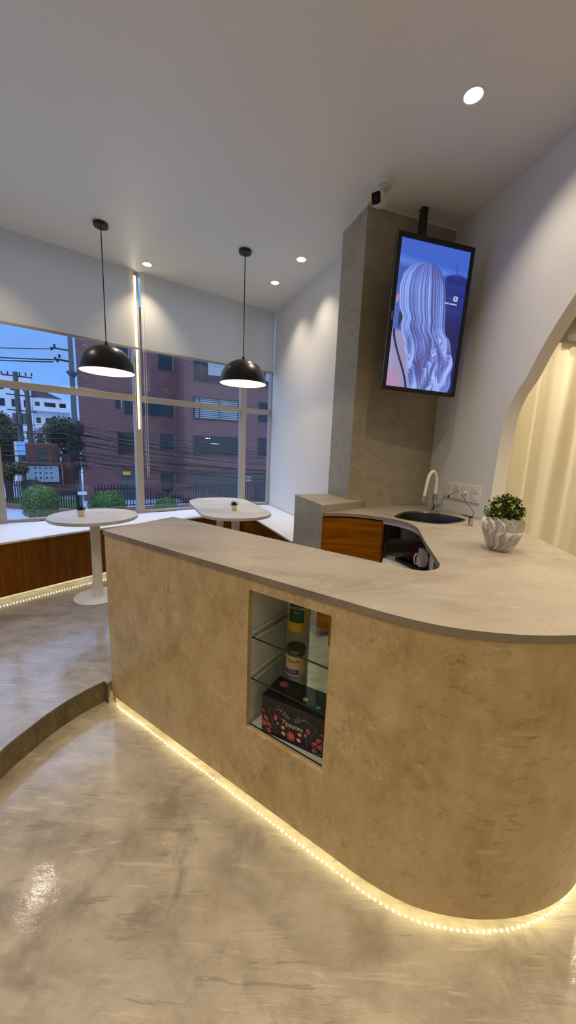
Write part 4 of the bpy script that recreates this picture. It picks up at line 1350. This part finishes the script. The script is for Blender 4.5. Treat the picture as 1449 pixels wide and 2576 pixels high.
low = 1 - sm(.05, .3, U)
img = mixc(img, C(74, 96, 172), low * sm(.25, .35, V) * (1 - sm(.56, .6, V)))
img = mixc(img, C(40, 30, 52), (np.abs(U - .105) < .03) * sm(.46, .5, V) * (1 - sm(.55, .6, V)) * .8)
# shoulder and strap
sh = sm(.585, .615, V + .10 * (U - .05) ** 2 - .06 * U) * (U < .45)
img = mixc(img, C(146, 140, 176), sh)
img = mixc(img, C(196, 130, 160), sh * sm(.8, 1.0, V) * (1 - sm(0, .3, U)) * .8)
img = mixc(img, C(150, 160, 214), sh * (1 - sm(.0, .12, U)) * sm(.7, .8, V) * (1 - sm(.85, .95, V)) * .6)
img = mixc(img, C(200, 130, 150), (np.hypot((U - .03) / .02, (V - .395) / .03) < 1) * .8)
stx = .03 + .27 * sm(.60, 1.05, V) ** .9
img = mixc(img, C(24, 44, 92), (np.abs(U - stx) < .016) * (V > .60) * 1.0)
# hair silhouette
Lp = [(.125, .40), (.14, .27), (.17, .17), (.22, .09), (.30, .05), (.38, .055), (.45, .075), (.49, .12), (.52, .14), (.56, .12), (.60, .13), (.66, .19), (.72, .22), (.80, .25), (.88, .29), (.95, .31), (1, .33)]
Rp = [(.125, .44), (.135, .52), (.155, .58), (.19, .63), (.25, .68), (.33, .71), (.42, .735), (.5, .75), (.57, .765), (.595, .80), (.62, .85), (.68, .90), (.74, .935), (.80, .95), (.86, .955), (.92, .95), (1, .94)]
wob = .012 * np.sin(V * 34) * sm(.5, .8, V)
Lh = lerp_pts(V, Lp) + wob; Rh = lerp_pts(V, Rp) + .012 * np.sin(V * 41 + 1) * sm(.55, .8, V)
T = (U - Lh) / np.maximum(Rh - Lh, .02)
ins = sm(-.02, .012, T) * (1 - sm(.988, 1.02, T)) * sm(.118, .128, V)
wav = sm(.46, .80, V)
lock = vnoise(T * 6.5 + 3 + .6 * np.sin(V * 7), 21) * 9.0
Tw = T + wav * (.040 * np.sin(V * 24 + lock) + .018 * np.sin(V * 47 + 1.7 * lock)) + .012 * np.sin(V * 8 + T * 4) * sm(.2, .5, V)
s1 = vnoise(Tw * 44 + 40 + V * .8, 1); s2 = vnoise(Tw * 92 + V * 2.2, 2); s3 = vnoise(Tw * 170 + V * 5, 3); s4 = vnoise(T * 5 + V * 3.0, 8)
st_ = .30 * s1 + .30 * s2 + .18 * s3 + .22 * s4
st_ = np.clip((st_ - .5) * 1.45 + .5, 0, 1)
curl = np.sin(V * 24 + lock + 9 * T) * wav
st_ = np.clip(st_ + .20 * curl, 0, 1)
root = 1 - sm(.12, .32, V + .10 * np.abs(T - .5))
lum = np.clip(st_ * (1 - .38 * root) + .08 + .10 * sm(.6, 1, V) - .14 * sm(.7, 1.0, T) * (V < .55), 0, 1)
lum *= 1 - .25 * np.exp(-((T - .42) / .16) ** 2) * sm(.52, .66, V) * (1 - sm(.72, .85, V))
hair = np.zeros_like(img)
hair[:] = C(56, 58, 118)
hair = mixc(hair, C(98, 118, 198), sm(.1, .5, lum))
hair = mixc(hair, C(146, 174, 246), sm(.42, .85, lum))
hair = mixc(hair, C(176, 196, 240), sm(.8, 1.0, lum) * .8)
hair = mixc(hair, C(92, 84, 134), sm(.55, .7, V) * np.clip(1 - st_ * 1.6, 0, 1) * .6)
img = mixc(img, hair, ins)
img = np.clip(img, 0, 255)
# icon and caption
cxu, cyv_ = .865, .335
du = (U - cxu) * sw_; dv = (V - cyv_) * sh_
def rrect(x, y, w, h, r):
    qx = np.abs(x) - w + r; qy = np.abs(y) - h + r
    return np.hypot(np.maximum(qx, 0), np.maximum(qy, 0)) + np.minimum(np.maximum(qx, qy), 0) - r
NYX = NX * NY
lin = np.where(img / 255 <= .04045, img / 255 / 12.92, ((img / 255 + .055) / 1.055) ** 2.4)
vs = [(FT @ Vector(((u - .5) * sw_ + (bz_l - bz_r) / 2, (.5 - v) * sh_ + (bz_b - bz_t) / 2, -.0045))) for v in np.linspace(0, 1, NY) for u in np.linspace(0, 1, NX)]
fs = [(j * NX + i, (j + 1) * NX + i, (j + 1) * NX + i + 1, j * NX + i + 1) for j in range(NY - 1) for i in range(NX - 1)]
b = MatB('screen_picture')
at = b.n('ShaderNodeVertexColor'); at.layer_name = 'picture'
b.set(Base_Color=(0.01, 0.01, 0.012), Roughness=0.25, Emission_Color=at.outputs['Color'], Emission_Strength=0.72)
M['screen_picture'] = b.m
emis('screen_white', (0.75, 0.85, 1.0), 0.75)
so = MB().add(vs, fs).build('screen', 'screen_picture', tv, label='lit screen with the picture of hair')
ca = so.data.color_attributes.new('picture', 'FLOAT_COLOR', 'POINT')
ca.data.foreach_set('color', np.concatenate([lin.reshape(-1, 3), np.ones((NYX, 1))], 1).ravel().astype(np.float32))
ic = MB()
cxp, cyp = (.865 - .5) * sw_, (.5 - .335) * sh_
def ringp(mb, pts_o, pts_i, z):
    n = len(pts_o)
    vs = [FT @ Vector((cxp + p[0], cyp + p[1], z)) for p in pts_o + pts_i]
    mb.add(vs, [(i, (i + 1) % n, n + (i + 1) % n, n + i) for i in range(n)])
def rr_pts(w, r, n=6):
    out = []
    for a_, b2, a0 in ((1, 1, 0), (-1, 1, 90), (-1, -1, 180), (1, -1, 270)):
        for i in range(n):
            a = math.radians(a0 + 90 * i / (n - 1)); out.append((a_ * (w - r) + r * math.cos(a), b2 * (w - r) + r * math.sin(a)))
    return out
cpts = lambda r, n=20: [(r * math.cos(2 * PI * i / n), r * math.sin(2 * PI * i / n)) for i in range(n)]
ringp(ic, rr_pts(.0165, .006), rr_pts(.0130, .004), -.0035)
ringp(ic, cpts(.0085), cpts(.0056), -.0035)
ic.ball(FT @ Vector((cxp + .0085, cyp + .0085, -.0036)), .0016, 8, 4)
ic.text('UNICAHAIR.EC', 0.0165, FT @ Matrix.Translation((cxp - .034, cyp - .040, -.0035)), spacing=.95)
ic.build('caption', 'screen_white', so, label='white camera icon and caption')
# ceiling pole and bracket
px_, py_ = 0.957, 3.135
MB().box((px_, py_, (H + 2.20) / 2), (0.048, 0.048, H - 2.20), math.atan2(tr_v.y, tr_v.x)).box((px_, py_, H - .004), (.055, .055, .008), 0.2).build('ceiling_pole', 'black_metal', tv, bevel=.003)
bk = FT @ Vector((0, .02, -.092))
MB().bar((px_, py_, 2.40), (bk.x, bk.y, 2.40), .16, .22).build('bracket', 'black_metal', tv)
# ------------------------------------------------------------------ the street outside
ZG = -2.8
def brick(name, c0, c1, mortar, sc_=1.0):
    b = MatB(name)
    v = b.co((1, 1, 1))
    # bricks laid along x+y, courses along z
    sx_ = b.n('ShaderNodeSeparateXYZ'); b.l(v, sx_.inputs[0])
    cb = b.n('ShaderNodeCombineXYZ')
    b.l(b.math('ADD', sx_.outputs[0], b.math('MULTIPLY', sx_.outputs[1], 0.51)), cb.inputs[0]); b.l(sx_.outputs[2], cb.inputs[1])
    br = b.n('ShaderNodeTexBrick')
    br.inputs['Scale'].default_value = 1.0
    br.inputs['Brick Width'].default_value = 0.30; br.inputs['Row Height'].default_value = 0.085
    br.inputs['Mortar Size'].default_value = 0.008
    br.inputs['Color1'].default_value = (*s2l(c0), 1); br.inputs['Color2'].default_value = (*s2l(c1), 1); br.inputs['Mortar'].default_value = (*s2l(mortar), 1)
    b.l(cb.outputs[0], br.inputs['Vector'])
    n_ = b.noise(b.co((.5, .5, 2.5)), 1.6, 6, .6)
    c = b.mix(b.ramp(n_, [(.35, (0, 0, 0)), (.75, (.5, .5, .5))]), br.outputs['Color'], tuple(x * .55 for x in s2l(c0)))
    b.set(Base_Color=c, Roughness=0.85)
    M[name] = b.m
brick('red_brick', (128, 86, 84), (108, 72, 72), (100, 82, 82))
brick('dark_brick', (110, 66, 58), (96, 58, 50), (80, 62, 58))
plain('asphalt', (92, 94, 98), 0.8, 0, 0.1, 3); plain('pale_paving', (128, 142, 164), 0.7, 0, .06, 2)
plain('kerb_red', (126, 84, 74), 0.8, 0, .1, 4)
plain('grass_green', (42, 84, 32), 0.95, 0, .35, 6)
plain('fence_iron', (26, 24, 28), 0.5)
plain('ext_frame', (46, 44, 48), 0.5)
plain('ext_white_frame', (150, 152, 160), 0.5)
b = plain('ext_glass', (16, 22, 28), 0.08); b.p.inputs['Specular IOR Level'].default_value = 0.75
plain('ext_blind', (150, 156, 158), 0.7); plain('garage_steel', (78, 82, 84), 0.6, 0, .1, 5)
plain('concrete_pole', (82, 82, 84), 0.8, 0, .12, 6); plain('cable_black', (16, 16, 18), 0.6)
plain('ext_white_wall', (196, 200, 206), 0.8, 0, .03, 1.0); plain('meter_panel', (150, 170, 190), 0.5, 0, .05, 3)
plain('roof_dark', (60, 56, 58), 0.8); plain('blue_sign', (128, 178, 232), 0.5); plain('yellow_sign', (214, 178, 40), 0.5); plain('ext_red', (150, 40, 40), .5)
plain('leaf_hedge', (54, 94, 30), 0.6, 0, .35, 12); plain('leaf_hedge_pale', (72, 108, 56), 0.6, 0, .3, 12); plain('leaf_tree', (34, 54, 30), 0.7, 0, .3, 6); plain('bark', (70, 58, 46), 0.9)
emis('lamp_point', (1.0, 0.82, 0.45), 3.0)

struct('ground_outside', MB().prism([(-75, 6.2), (26, 6.2), (26, 95), (-75, 95)], ZG - .3, ZG), 'pale_paving', loc=(-20, 40, ZG))

# brick apartment block: two volumes, facade running along FU
FA = Vector((-6.84, 25.67)); FU = Vector((.89, .456)); FN = Vector((.456, -.89))
bd = thing('brick_building', 'purple red brick apartment block across the street seen through the window', 'building', (-6.84, 25.67, ZG))
def fpt(s, off): return FA + FU * s + FN * off
def fbox(mb, s0, s1, o0, o1, z0, z1, mi=0):
    return mb.prism([tuple(fpt(s0, o1)), tuple(fpt(s1, o1)), tuple(fpt(s1, o0)), tuple(fpt(s0, o0))], z0, z1, mi=mi)
fbox(MB(), -0.64, 9.5, -9, 0, ZG, 10.5).build('front_volume', 'red_brick', bd)
fbox(MB(), -7.05, -0.645, -9, -2.5, ZG, 10.5).build('rear_volume', 'red_brick', bd)
fbox(MB(), -0.55, 9.5, -0.02, 0.10, -0.60, -0.36).build('lintel_band', 'dark_brick', bd)
def fwin(s0, s1, z0, z1, off, split=None, kind='glass', name='window'):
    fr = MB()
    fbox(fr, s0, s1, off - .02, off + .012, z0, z1)
    w = 0.05
    fbox(fr, s0, s0 + w, off, off + .06, z0, z1); fbox(fr, s1 - w, s1, off, off + .06, z0, z1)
    fbox(fr, s0, s1, off, off + .06, z0, z0 + w); fbox(fr, s0, s1, off, off + .06, z1 - w, z1)
    for sp_ in (split or []): fbox(fr, s0 + (s1 - s0) * sp_ - w / 2, s0 + (s1 - s0) * sp_ + w / 2, off, off + .055, z0, z1)
    o = fr.build(name, 'ext_frame', bd)
    fbox(MB(), s0 + w, s1 - w, off + .013, off + .025, z0 + w, z1 - w).build('pane', 'ext_glass', o)
    if kind == 'blind':
        bl = MB()
        n = 11
        for k in range(n):
            zz = z1 - .12 - (z1 - z0 - .2) * k / (n - 1)
            fbox(bl, s0 + .10, s1 - .10, off + .026, off + .034, zz, zz + (z1 - z0) / n * .58)
        bl.build('slat_blind', 'ext_blind', o)
    if kind == 'curtain':
        fbox(MB(), s0 + (s1 - s0) * .30, s1 - .08, off + .026, off + .032, z0 + (z1 - z0) * .32, z1 - .08).build('roller_shade', 'ext_blind', o)
    rev = MB(); fbox(rev, s1, s1 + .07, off, off + .02, z0 - .05, z1)
    rev.build('reveal', 'ext_white_frame', o)
    return o
for w in [(0.02, 3.32, 5.72, 7.20, [.14]), (4.95, 6.15, 5.87, 7.15, [.3])]: fwin(*w[:4], 0, w[4], 'curtain')
fwin(0.0, 3.30, 3.17, 4.63, 0, [.12, .55], 'blind'); fwin(4.86, 6.2, 3.32, 4.70, 0, [.3])
o = fwin(-0.01, 3.33, 0.70, 2.03, 0, [.1, .55]); fwin(4.86, 6.28, 0.76, 2.09, 0, [.35])
for s_, z_ in ((0.86, 1.86), (0.98, 1.86), (1.12, 1.86), (1.26, 1.50), (1.39, 1.50), (1.52, 1.50), (1.66, 1.50), (1.80, 1.50)):
    mb = MB(); fbox(mb, s_ - .03, s_ + .03, .027, .04, z_ - .025, z_ + .025)
    mb.build('ceiling_light', 'lamp_point', o, label='small lit ceiling lamp inside the window')
def door_g(s0, s1, z0, z1, off, name, label=None):
    g_ = MB(); fbox(g_, s0, s1, off - .02, off + .03, z0, z1)
    n = int((s1 - s0) / .16)
    for k in range(n): fbox(g_, s0 + (k + .3) * .16, s0 + (k + .3) * .16 + .06, off + .03, off + .06, z0, z1)
    g_.build(name, 'garage_steel', bd, label=label)
door_g(-0.25, 3.4, ZG, -0.62, 0.0, 'garage_door'); door_g(4.7, 7.2, ZG, -0.62, 0.0, 'garage_door')
mb = MB(); fbox(mb, 3.95, 4.35, .0, .04, -1.25, -0.85); mb.build('wall_plate', 'ext_blind', bd)
for w in [(-1.95, -0.99, 6.64, 7.78, [.45]), (-3.24, -0.95, 3.40, 4.40, [.1]), (-4.82, -4.50, 3.71, 4.30, None), (-4.27, -3.40, 3.35, 4.30, None), (-1.94, -0.97, 1.03, 2.04, [.4]), (-4.78, -3.05, 0.52, 2.06, [.28]), (-1.95, -0.99, -2.21, -0.71, None), (-5.2, -3.9, 6.4, 7.7, [.4])]:
    fwin(w[0], w[1], w[2], w[3], -2.5, w[4])
door_g(-4.80, -3.10, ZG, -0.74, -2.5, 'entrance_gate', 'barred entrance gate')
mb = MB(); fbox(mb, -4.55, -4.05, -2.44, -2.40, -0.98, -0.72); mb.build('entrance_sign', 'yellow_sign', bd, label='small yellow sign')

# iron fences
def fence(a, b_, zt, label, pitch=0.17):
    a, b_ = Vector(a), Vector(b_); d = b_ - a; L_ = d.length; d.normalize(); rz = math.atan2(d.y, d.x)
    t = thing('iron_fence', label, 'fence', (*((a + b_) / 2), ZG), 'iron fences along the street')
    br_ = MB()
    n = int(L_ / pitch)
    for k in range(n + 1):
        p = a + d * (k * pitch)
        br_.box((p.x, p.y, (ZG + zt) / 2 + .15), (0.045, 0.045, zt - ZG - .3), rz)
    br_.build('bars', 'fence_iron', t)
    ra = MB()
    for z in (ZG + .38, zt - .25):
        m_ = (a + b_) / 2; ra.box((m_.x, m_.y, z), (L_, .05, .05), rz)
    ra.build('rails', 'fence_iron', t)
    m_ = (a + b_) / 2
    MB().box((m_.x, m_.y, ZG + .13), (L_, .16, .26), rz).build('kerb', 'kerb_red', t)
fence((-11.3, 20.7), (-0.9, 26.9), -1.16, 'black iron bar fence in front of the brick building')
fence((-19.5, 21.7), (-11.9, 20.0), -1.14, 'black iron bar fence in front of the green lawn')
lawn = MB().prism([(-22, 22.4), (-12.3, 20.4), (-14.6, 24.3), (-17.2, 24.9), (-19.4, 24.0), (-22, 25.0)], ZG + .0, ZG + .12)
tag(lawn.build('lawn_grass', 'grass_green', loc=(-17, 25, ZG)), 'dark green lawn behind the iron fence', 'grass', kind='stuff')

# clipped bushes and trees
def leafball(mb, c, rx, ry, rz_, n, size, seed, mi=(0, 1), fill=0.72, zmin=-1.0):
    q = random.Random(seed); c = Vector(c)
    for k in range(n):
        z = q.uniform(zmin, 1); a = q.random() * 2 * PI; r = math.sqrt(max(0, 1 - z * z))
        d = Vector((r * math.cos(a), r * math.sin(a), z)); kk = fill + (1 - fill) * q.random() ** .6
        p = c + Vector((d.x * rx, d.y * ry, d.z * rz_)) * kk
        u = Vector((q.uniform(-1, 1), q.uniform(-1, 1), q.uniform(-1, 1))).normalized()
        w = u.cross(d).normalized() if abs(u.dot(d)) < .98 else d.orthogonal()
        s_ = size * q.uniform(.6, 1.3)
        mb.add([p - u * s_, p + w * s_ * .5, p + u * s_, p - w * s_ * .5], [(0, 1, 2, 3)], mi[1] if q.random() < .35 else mi[0])
def topiary(c, r, rz_, label, seed, two=False):
    t = thing('topiary_bush', label, 'bush', (c[0], c[1], ZG), 'clipped round bushes on the pavement')
    f_ = MB()
    leafball(f_, (c[0], c[1], c[2]), r, r, rz_, 9500, 0.038, seed)
    f_.ball((c[0], c[1], c[2]), r * .74, 20, 12, 0, 1, 1, rz_ / r)
    if two: leafball(f_, (c[0], c[1], c[2] - rz_ * .62), r * .92, r * .92, rz_ * .42, 3200, 0.038, seed + 5, (1, 1))
    f_.build('foliage', ['leaf_hedge', 'leaf_hedge_pale'], t, sharp=180)
    MB().tube([(c[0], c[1], ZG), (c[0] + .05, c[1], c[2] - rz_ * .5)], .06, 8).build('trunk', 'bark', t)
topiary((-12.45, 17.7, -1.72), 0.86, 0.84, 'round clipped bush on the pale pavement beside the round table', 11, True)
topiary((-9.85, 19.2, -2.02), 0.98, 0.80, 'round clipped bush seen just above the round table top', 12)
topiary((-7.2, 20.8, -2.28), 0.62, 0.55, 'small clipped bush seen between the window posts', 13)
def tree(c, rx, rz_, label, seed, n=8400, size=.11):
    t = thing('tree', label, 'tree', (c[0], c[1], ZG), 'trees behind the fence')
    f_ = MB()
    q = random.Random(seed)
    for k in range(7):
        p = (c[0] + q.uniform(-.55, .55) * rx, c[1] + q.uniform(-.5, .5) * rx, c[2] + q.uniform(-.45, .45) * rz_)
        leafball(f_, p, rx * .6, rx * .6, rz_ * .55, n // 7, size, seed + k, (0, 0), .5)
    f_.build('crown', ['leaf_tree'], t, sharp=180)
    MB().tube([(c[0], c[1], ZG), (c[0] + .1, c[1], c[2])], .18, 8).build('trunk', 'bark', t)
tree((-20.0, 33.0, 1.6), 2.7, 2.2, 'dark leafy tree behind the street pole', 21)
tree((-25.2, 31.0, 2.0), 1.9, 1.9, 'dark tree at the picture edge before the white apartments', 22)
tree((-26.6, 33.0, -0.3), 2.0, 1.3, 'low dark tree behind the brick hut', 24)
tree((-18.3, 23.2, -0.95), 0.95, 0.85, 'green shrub growing beside the meter cabinet', 23, 4000, .09)
tree((-17.3, 23.9, -1.75), 0.75, 0.42, 'low green shrub in front of the meter cabinet', 25, 2600, .08)

# hut with electricity meters
hut = thing('meter_hut', 'low brick hut with a pale grey cabinet of electricity meters', 'hut', (-17.7, 25.6, ZG))
hb0, hb1 = Vector((-18.6, 25.1)), Vector((-16.75, 26.1)); hd_ = (hb1 - hb0).normalized(); hn = Vector((-hd_.y, hd_.x))
hp = lambda s, t_: tuple(hb0 + hd_ * s + hn * t_)
HLn = (hb1 - hb0).length
MB().prism([hp(0, 0), hp(HLn, 0), hp(HLn, 2.0), hp(0, 2.0)], ZG, -0.46).build('hut_wall', 'dark_brick', hut)
MB().prism([hp(-.15, -.35), hp(HLn + .1, -.35), hp(HLn + .1, 2.1), hp(-.15, 2.1)], -0.46, -0.32).build('hut_roof', 'roof_dark', hut)
MB().prism([hp(0.1, .4), hp(HLn - .1, .4), hp(HLn - .1, 2.0), hp(0.1, 2.0)], -0.32, 1.0).build('upper_wall', 'dark_brick', hut)
MB().prism([hp(0.75, .36), hp(1.35, .36), hp(1.35, .40), hp(0.75, .40)], -0.2, 0.7).build('window', 'ext_glass', hut)
o = MB().prism([hp(.12, -.25), hp(HLn - .05, -.25), hp(HLn - .05, 0), hp(.12, 0)], -1.68, -0.52).build('meter_cabinet', 'meter_panel', hut, label='pale meter cabinet')
mb = MB()
for r0 in range(3):
    for c0 in range(4):
        s_ = .62 + c0 * .28 + (.08 if c0 > 1 else 0); mb.prism([hp(s_, -.265), hp(s_ + .10, -.265), hp(s_ + .10, -.25), hp(s_, -.25)], -.74 - r0 * .34, -.64 - r0 * .34)
mb.prism([hp(1.16, -.26), hp(1.18, -.26), hp(1.18, -.25), hp(1.16, -.25)], -1.66, -.54)
mb.build('meter_panes', 'ext_glass', o)
MB().prism([hp(HLn + .1, .8), hp(HLn + 1.2, .8), hp(HLn + 1.2, 1.0), hp(HLn + .1, 1.0)], ZG, 0.2).build('shade_wall', 'dark_brick', hut)  # added dark wall standing in for the tree and shadow beside the hut
mb = MB().prism([hp(-.45, -.1), hp(-.27, -.1), hp(-.27, .1), hp(-.45, .1)], ZG, 1.1)
tag(mb.build('white_post', 'ext_white_wall', loc=(*hp(-.36, 0), ZG)), 'thin white post beside the brick meter hut', 'post')

# far white apartments
apb = thing('white_apartments', 'distant white apartment block with rows of windows on the hill', 'building', (-41, 58, ZG))
ad = (Vector((-36.4, 59.8)) - Vector((-43.3, 55.0))).normalized(); an = Vector((ad.y, -ad.x))
a0 = Vector((-47.3, 52.2)); ap = lambda s, o_: tuple(a0 + ad * s + an * o_)
def abx(mb, s0, s1, o0, o1, z0, z1): return mb.prism([ap(s0, o1), ap(s1, o1), ap(s1, o0), ap(s0, o0)], z0, z1)
abx(MB(), 0, 8.6, -8, 0, ZG, 10.4).build('tower_wall', 'ext_white_wall', apb)
abx(MB(), 8.6, 13.6, -8, -.3, ZG, 7.7).build('wing_wall', 'ext_white_wall', apb)
mb = MB()
v6 = [ap(8.6, -.2), ap(12.6, -.2), ap(12.6, -4), ap(8.6, -4)]
mb.add([(*v6[0], 7.7), (*v6[1], 7.7), (*v6[2], 7.7), (*v6[3], 7.7), (*v6[0], 9.4), (*v6[3], 9.4)], [(0, 1, 4), (1, 2, 5, 4), (2, 3, 5), (0, 4, 5, 3), (0, 3, 2, 1)])
mb.build('pitched_roof', 'roof_dark', apb)
for z in (6.6, 4.0, 1.4, -1.0):
    abx(MB(), 8.7, 14.6, -.3, .35, z - 1.0, z - .3).build('balcony', 'ext_white_wall', apb)
def awin(s0, s1, z0, z1, off):
    o = abx(MB(), s0, s1, off - .05, off + .03, z0, z1).build('window', 'ext_frame', apb)
    abx(MB(), s0 + .08, s1 - .08, off + .03, off + .05, z0 + .08, z1 - .08).build('pane', 'ext_glass', o)
for z in (8.9, 6.5, 4.1, 1.7, -.7):
    for s0, s1 in ((4.1, 5.3), (6.1, 7.2), (7.6, 8.3)):
        awin(s0, s1, z - .55, z + .55, 0)
    if z < 7.2:
        for s0, s1 in ((9.0, 9.6), (10.2, 11.7), (12.2, 13.1)): awin(s0, s1, z - .5, z + .5, -.3)

# street poles and wires
p1 = thing('street_pole', 'tall concrete street pole wrapped in tangled cables before the brick building', 'pole', (-10.72, 18.05, ZG))
PX, PY = -10.70, 18.07
MB().tube([(PX, PY, ZG), (PX + .02, PY, 3.0), (PX + .05, PY, 8.2)], [.155, .12, .09], 14).build('pole_shaft', 'concrete_pole', p1)
MB().cyl((PX + .04, PY, 4.55), .25, .05, 20).lathe([(.11, 4.35), (.25, 4.56)], (PX + .04, PY, 0), 20).build('collar', 'concrete_pole', p1)
mb = MB().bar((PX, PY - .05, 5.55), (PX - .75, PY - .25, 5.60), .06, .06).bar((PX, PY - .05, 5.05), (PX - .55, PY - .2, 5.10), .06, .08)
for dx, z in ((-.75, 5.5), (-.6, 5.62), (-.5, 4.98), (-.4, 5.18), (-.6, 5.05)): mb.cyl((PX + dx, PY - .2, z), .05, .14, 8)
mb.build('insulator_arm', 'cable_black', p1)
tg = MB(); q = random.Random(9)
for k in range(60):
    z = q.uniform(.1, 2.3); a = q.random() * 2 * PI; r = q.uniform(.18, .42)
    pts = []
    for i in range(9):
        pts.append((PX + r * math.cos(a + i * .8) * q.uniform(.7, 1.5), PY + r * math.sin(a + i * .8), z + q.uniform(-.18, .18) - .04 * i))
    tg.tube(cr(pts, 3), .012, 5)
for k in range(7):
    tg.tube(cr([(PX + q.uniform(-.2, .2), PY - .2, 2.0), (PX + q.uniform(-.25, .25), PY - .24, .6), (PX + q.uniform(-.2, .2), PY - .22, -.8), (PX + q.uniform(-.15, .2), PY - .2, ZG)], 4), .022, 5)
tg.build('cable_tangle', 'cable_black', p1)
MB().box((PX + .02, PY - .22, .75), (.26, .1, .40)).build('junction_box', 'cable_black', p1)
MB().box((PX + .30, PY - .22, -1.25), (.40, .05, .16), .6).build('paper_notice', 'ext_white_wall', p1, label='white paper notice')
p2 = thing('utility_pole', 'utility pole with transformer platform in front of the white apartments', 'pole', (-20.1, 27.4, ZG))
mb = MB().tube([(-20.35, 27.4, ZG), (-20.35, 27.4, 6.1)], [.22, .16], 10).tube([(-19.75, 27.6, ZG), (-19.75, 27.6, 5.0)], [.22, .16], 10)
mb.build('pole_shafts', 'concrete_pole', p2)
mb = MB().bar((-21.2, 27.2, 5.85), (-19.3, 27.6, 5.75), .09, .09).bar((-21.0, 27.2, 4.5), (-19.2, 27.7, 4.4), .09, .09).bar((-21.0, 27.2, 3.4), (-19.2, 27.7, 3.3), .09, .09)
for k in range(6): mb.cyl((-21.2 + k * .38, 27.2 + k * .08, 5.85), .05, .24, 8)
mb.build('cross_arm', 'roof_dark', p2)
mb = MB()
for k in range(3): mb.cyl((-20.4 + k * .38, 27.1, 2.35), .17, .8, 12)
mb.build('transformer', 'concrete_pole', p2)
mb = MB().box((-20.05, 27.0, 0.6), (.9, .08, 1.0)); mb.build('blue_panel', 'blue_sign', p2, label='pale blue panel hung on the pole')

# wires: many near-parallel lines sagging across the street
def wire(a, b_, sag, r=0.018):
    pts = []
    a, b_ = Vector(a), Vector(b_)
    for i in range(15):
        t = i / 14
        p = a.lerp(b_, t); p.z -= sag * 4 * t * (1 - t); pts.append(p)
    o = MB().tube(pts, r, 5).build('overhead_cable', 'cable_black', loc=tuple(a))
    return o
q = random.Random(31)
for k in range(20):
    z = 0.25 + 1.9 * (k / 19) + q.uniform(-.12, .12)
    e_ = Vector((3.2 + q.uniform(-.5, .5), 25.0 + q.uniform(-.8, .4), -0.75 + 2.0 * (k / 19) + q.uniform(-.25, .25)))
    tag(wire((PX + q.uniform(-.1, .2), PY - .15, z), e_, q.uniform(.15, .55), q.choice((.014, .018, .03))), 'dark overhead cable sagging across the brick building', 'cable', 'cables sagging past the brick building')
for k in range(9):
    z = 0.2 + 2.0 * (k / 8)
    tag(wire((PX - .1, PY, z), (-28 + q.uniform(-1, 1), 24 + q.uniform(-1, 1), 0.8 + 2.2 * (k / 8)), q.uniform(.2, .7), q.choice((.014, .02))), 'dark overhead cable running from the street pole past the white apartments', 'cable', 'cables running to the picture edge')
for k, z in enumerate((5.56, 5.08, 4.98)):
    tag(wire((PX - .7, PY - .2, z), (-27, 20.0, 6.6 - k * .25), .25, .02 if k == 0 else .03), 'dark power line against the blue sky above the window rail', 'cable', 'power lines against the sky')
# small or dim emitters are found by chance bounces only; real lamps beside them carry the light
for nm in ('screen_picture', 'screen_white', 'lamp_point', 'downlight_lens', 'bulb_glow'):
    M[nm].cycles.emission_sampling = 'NONE'
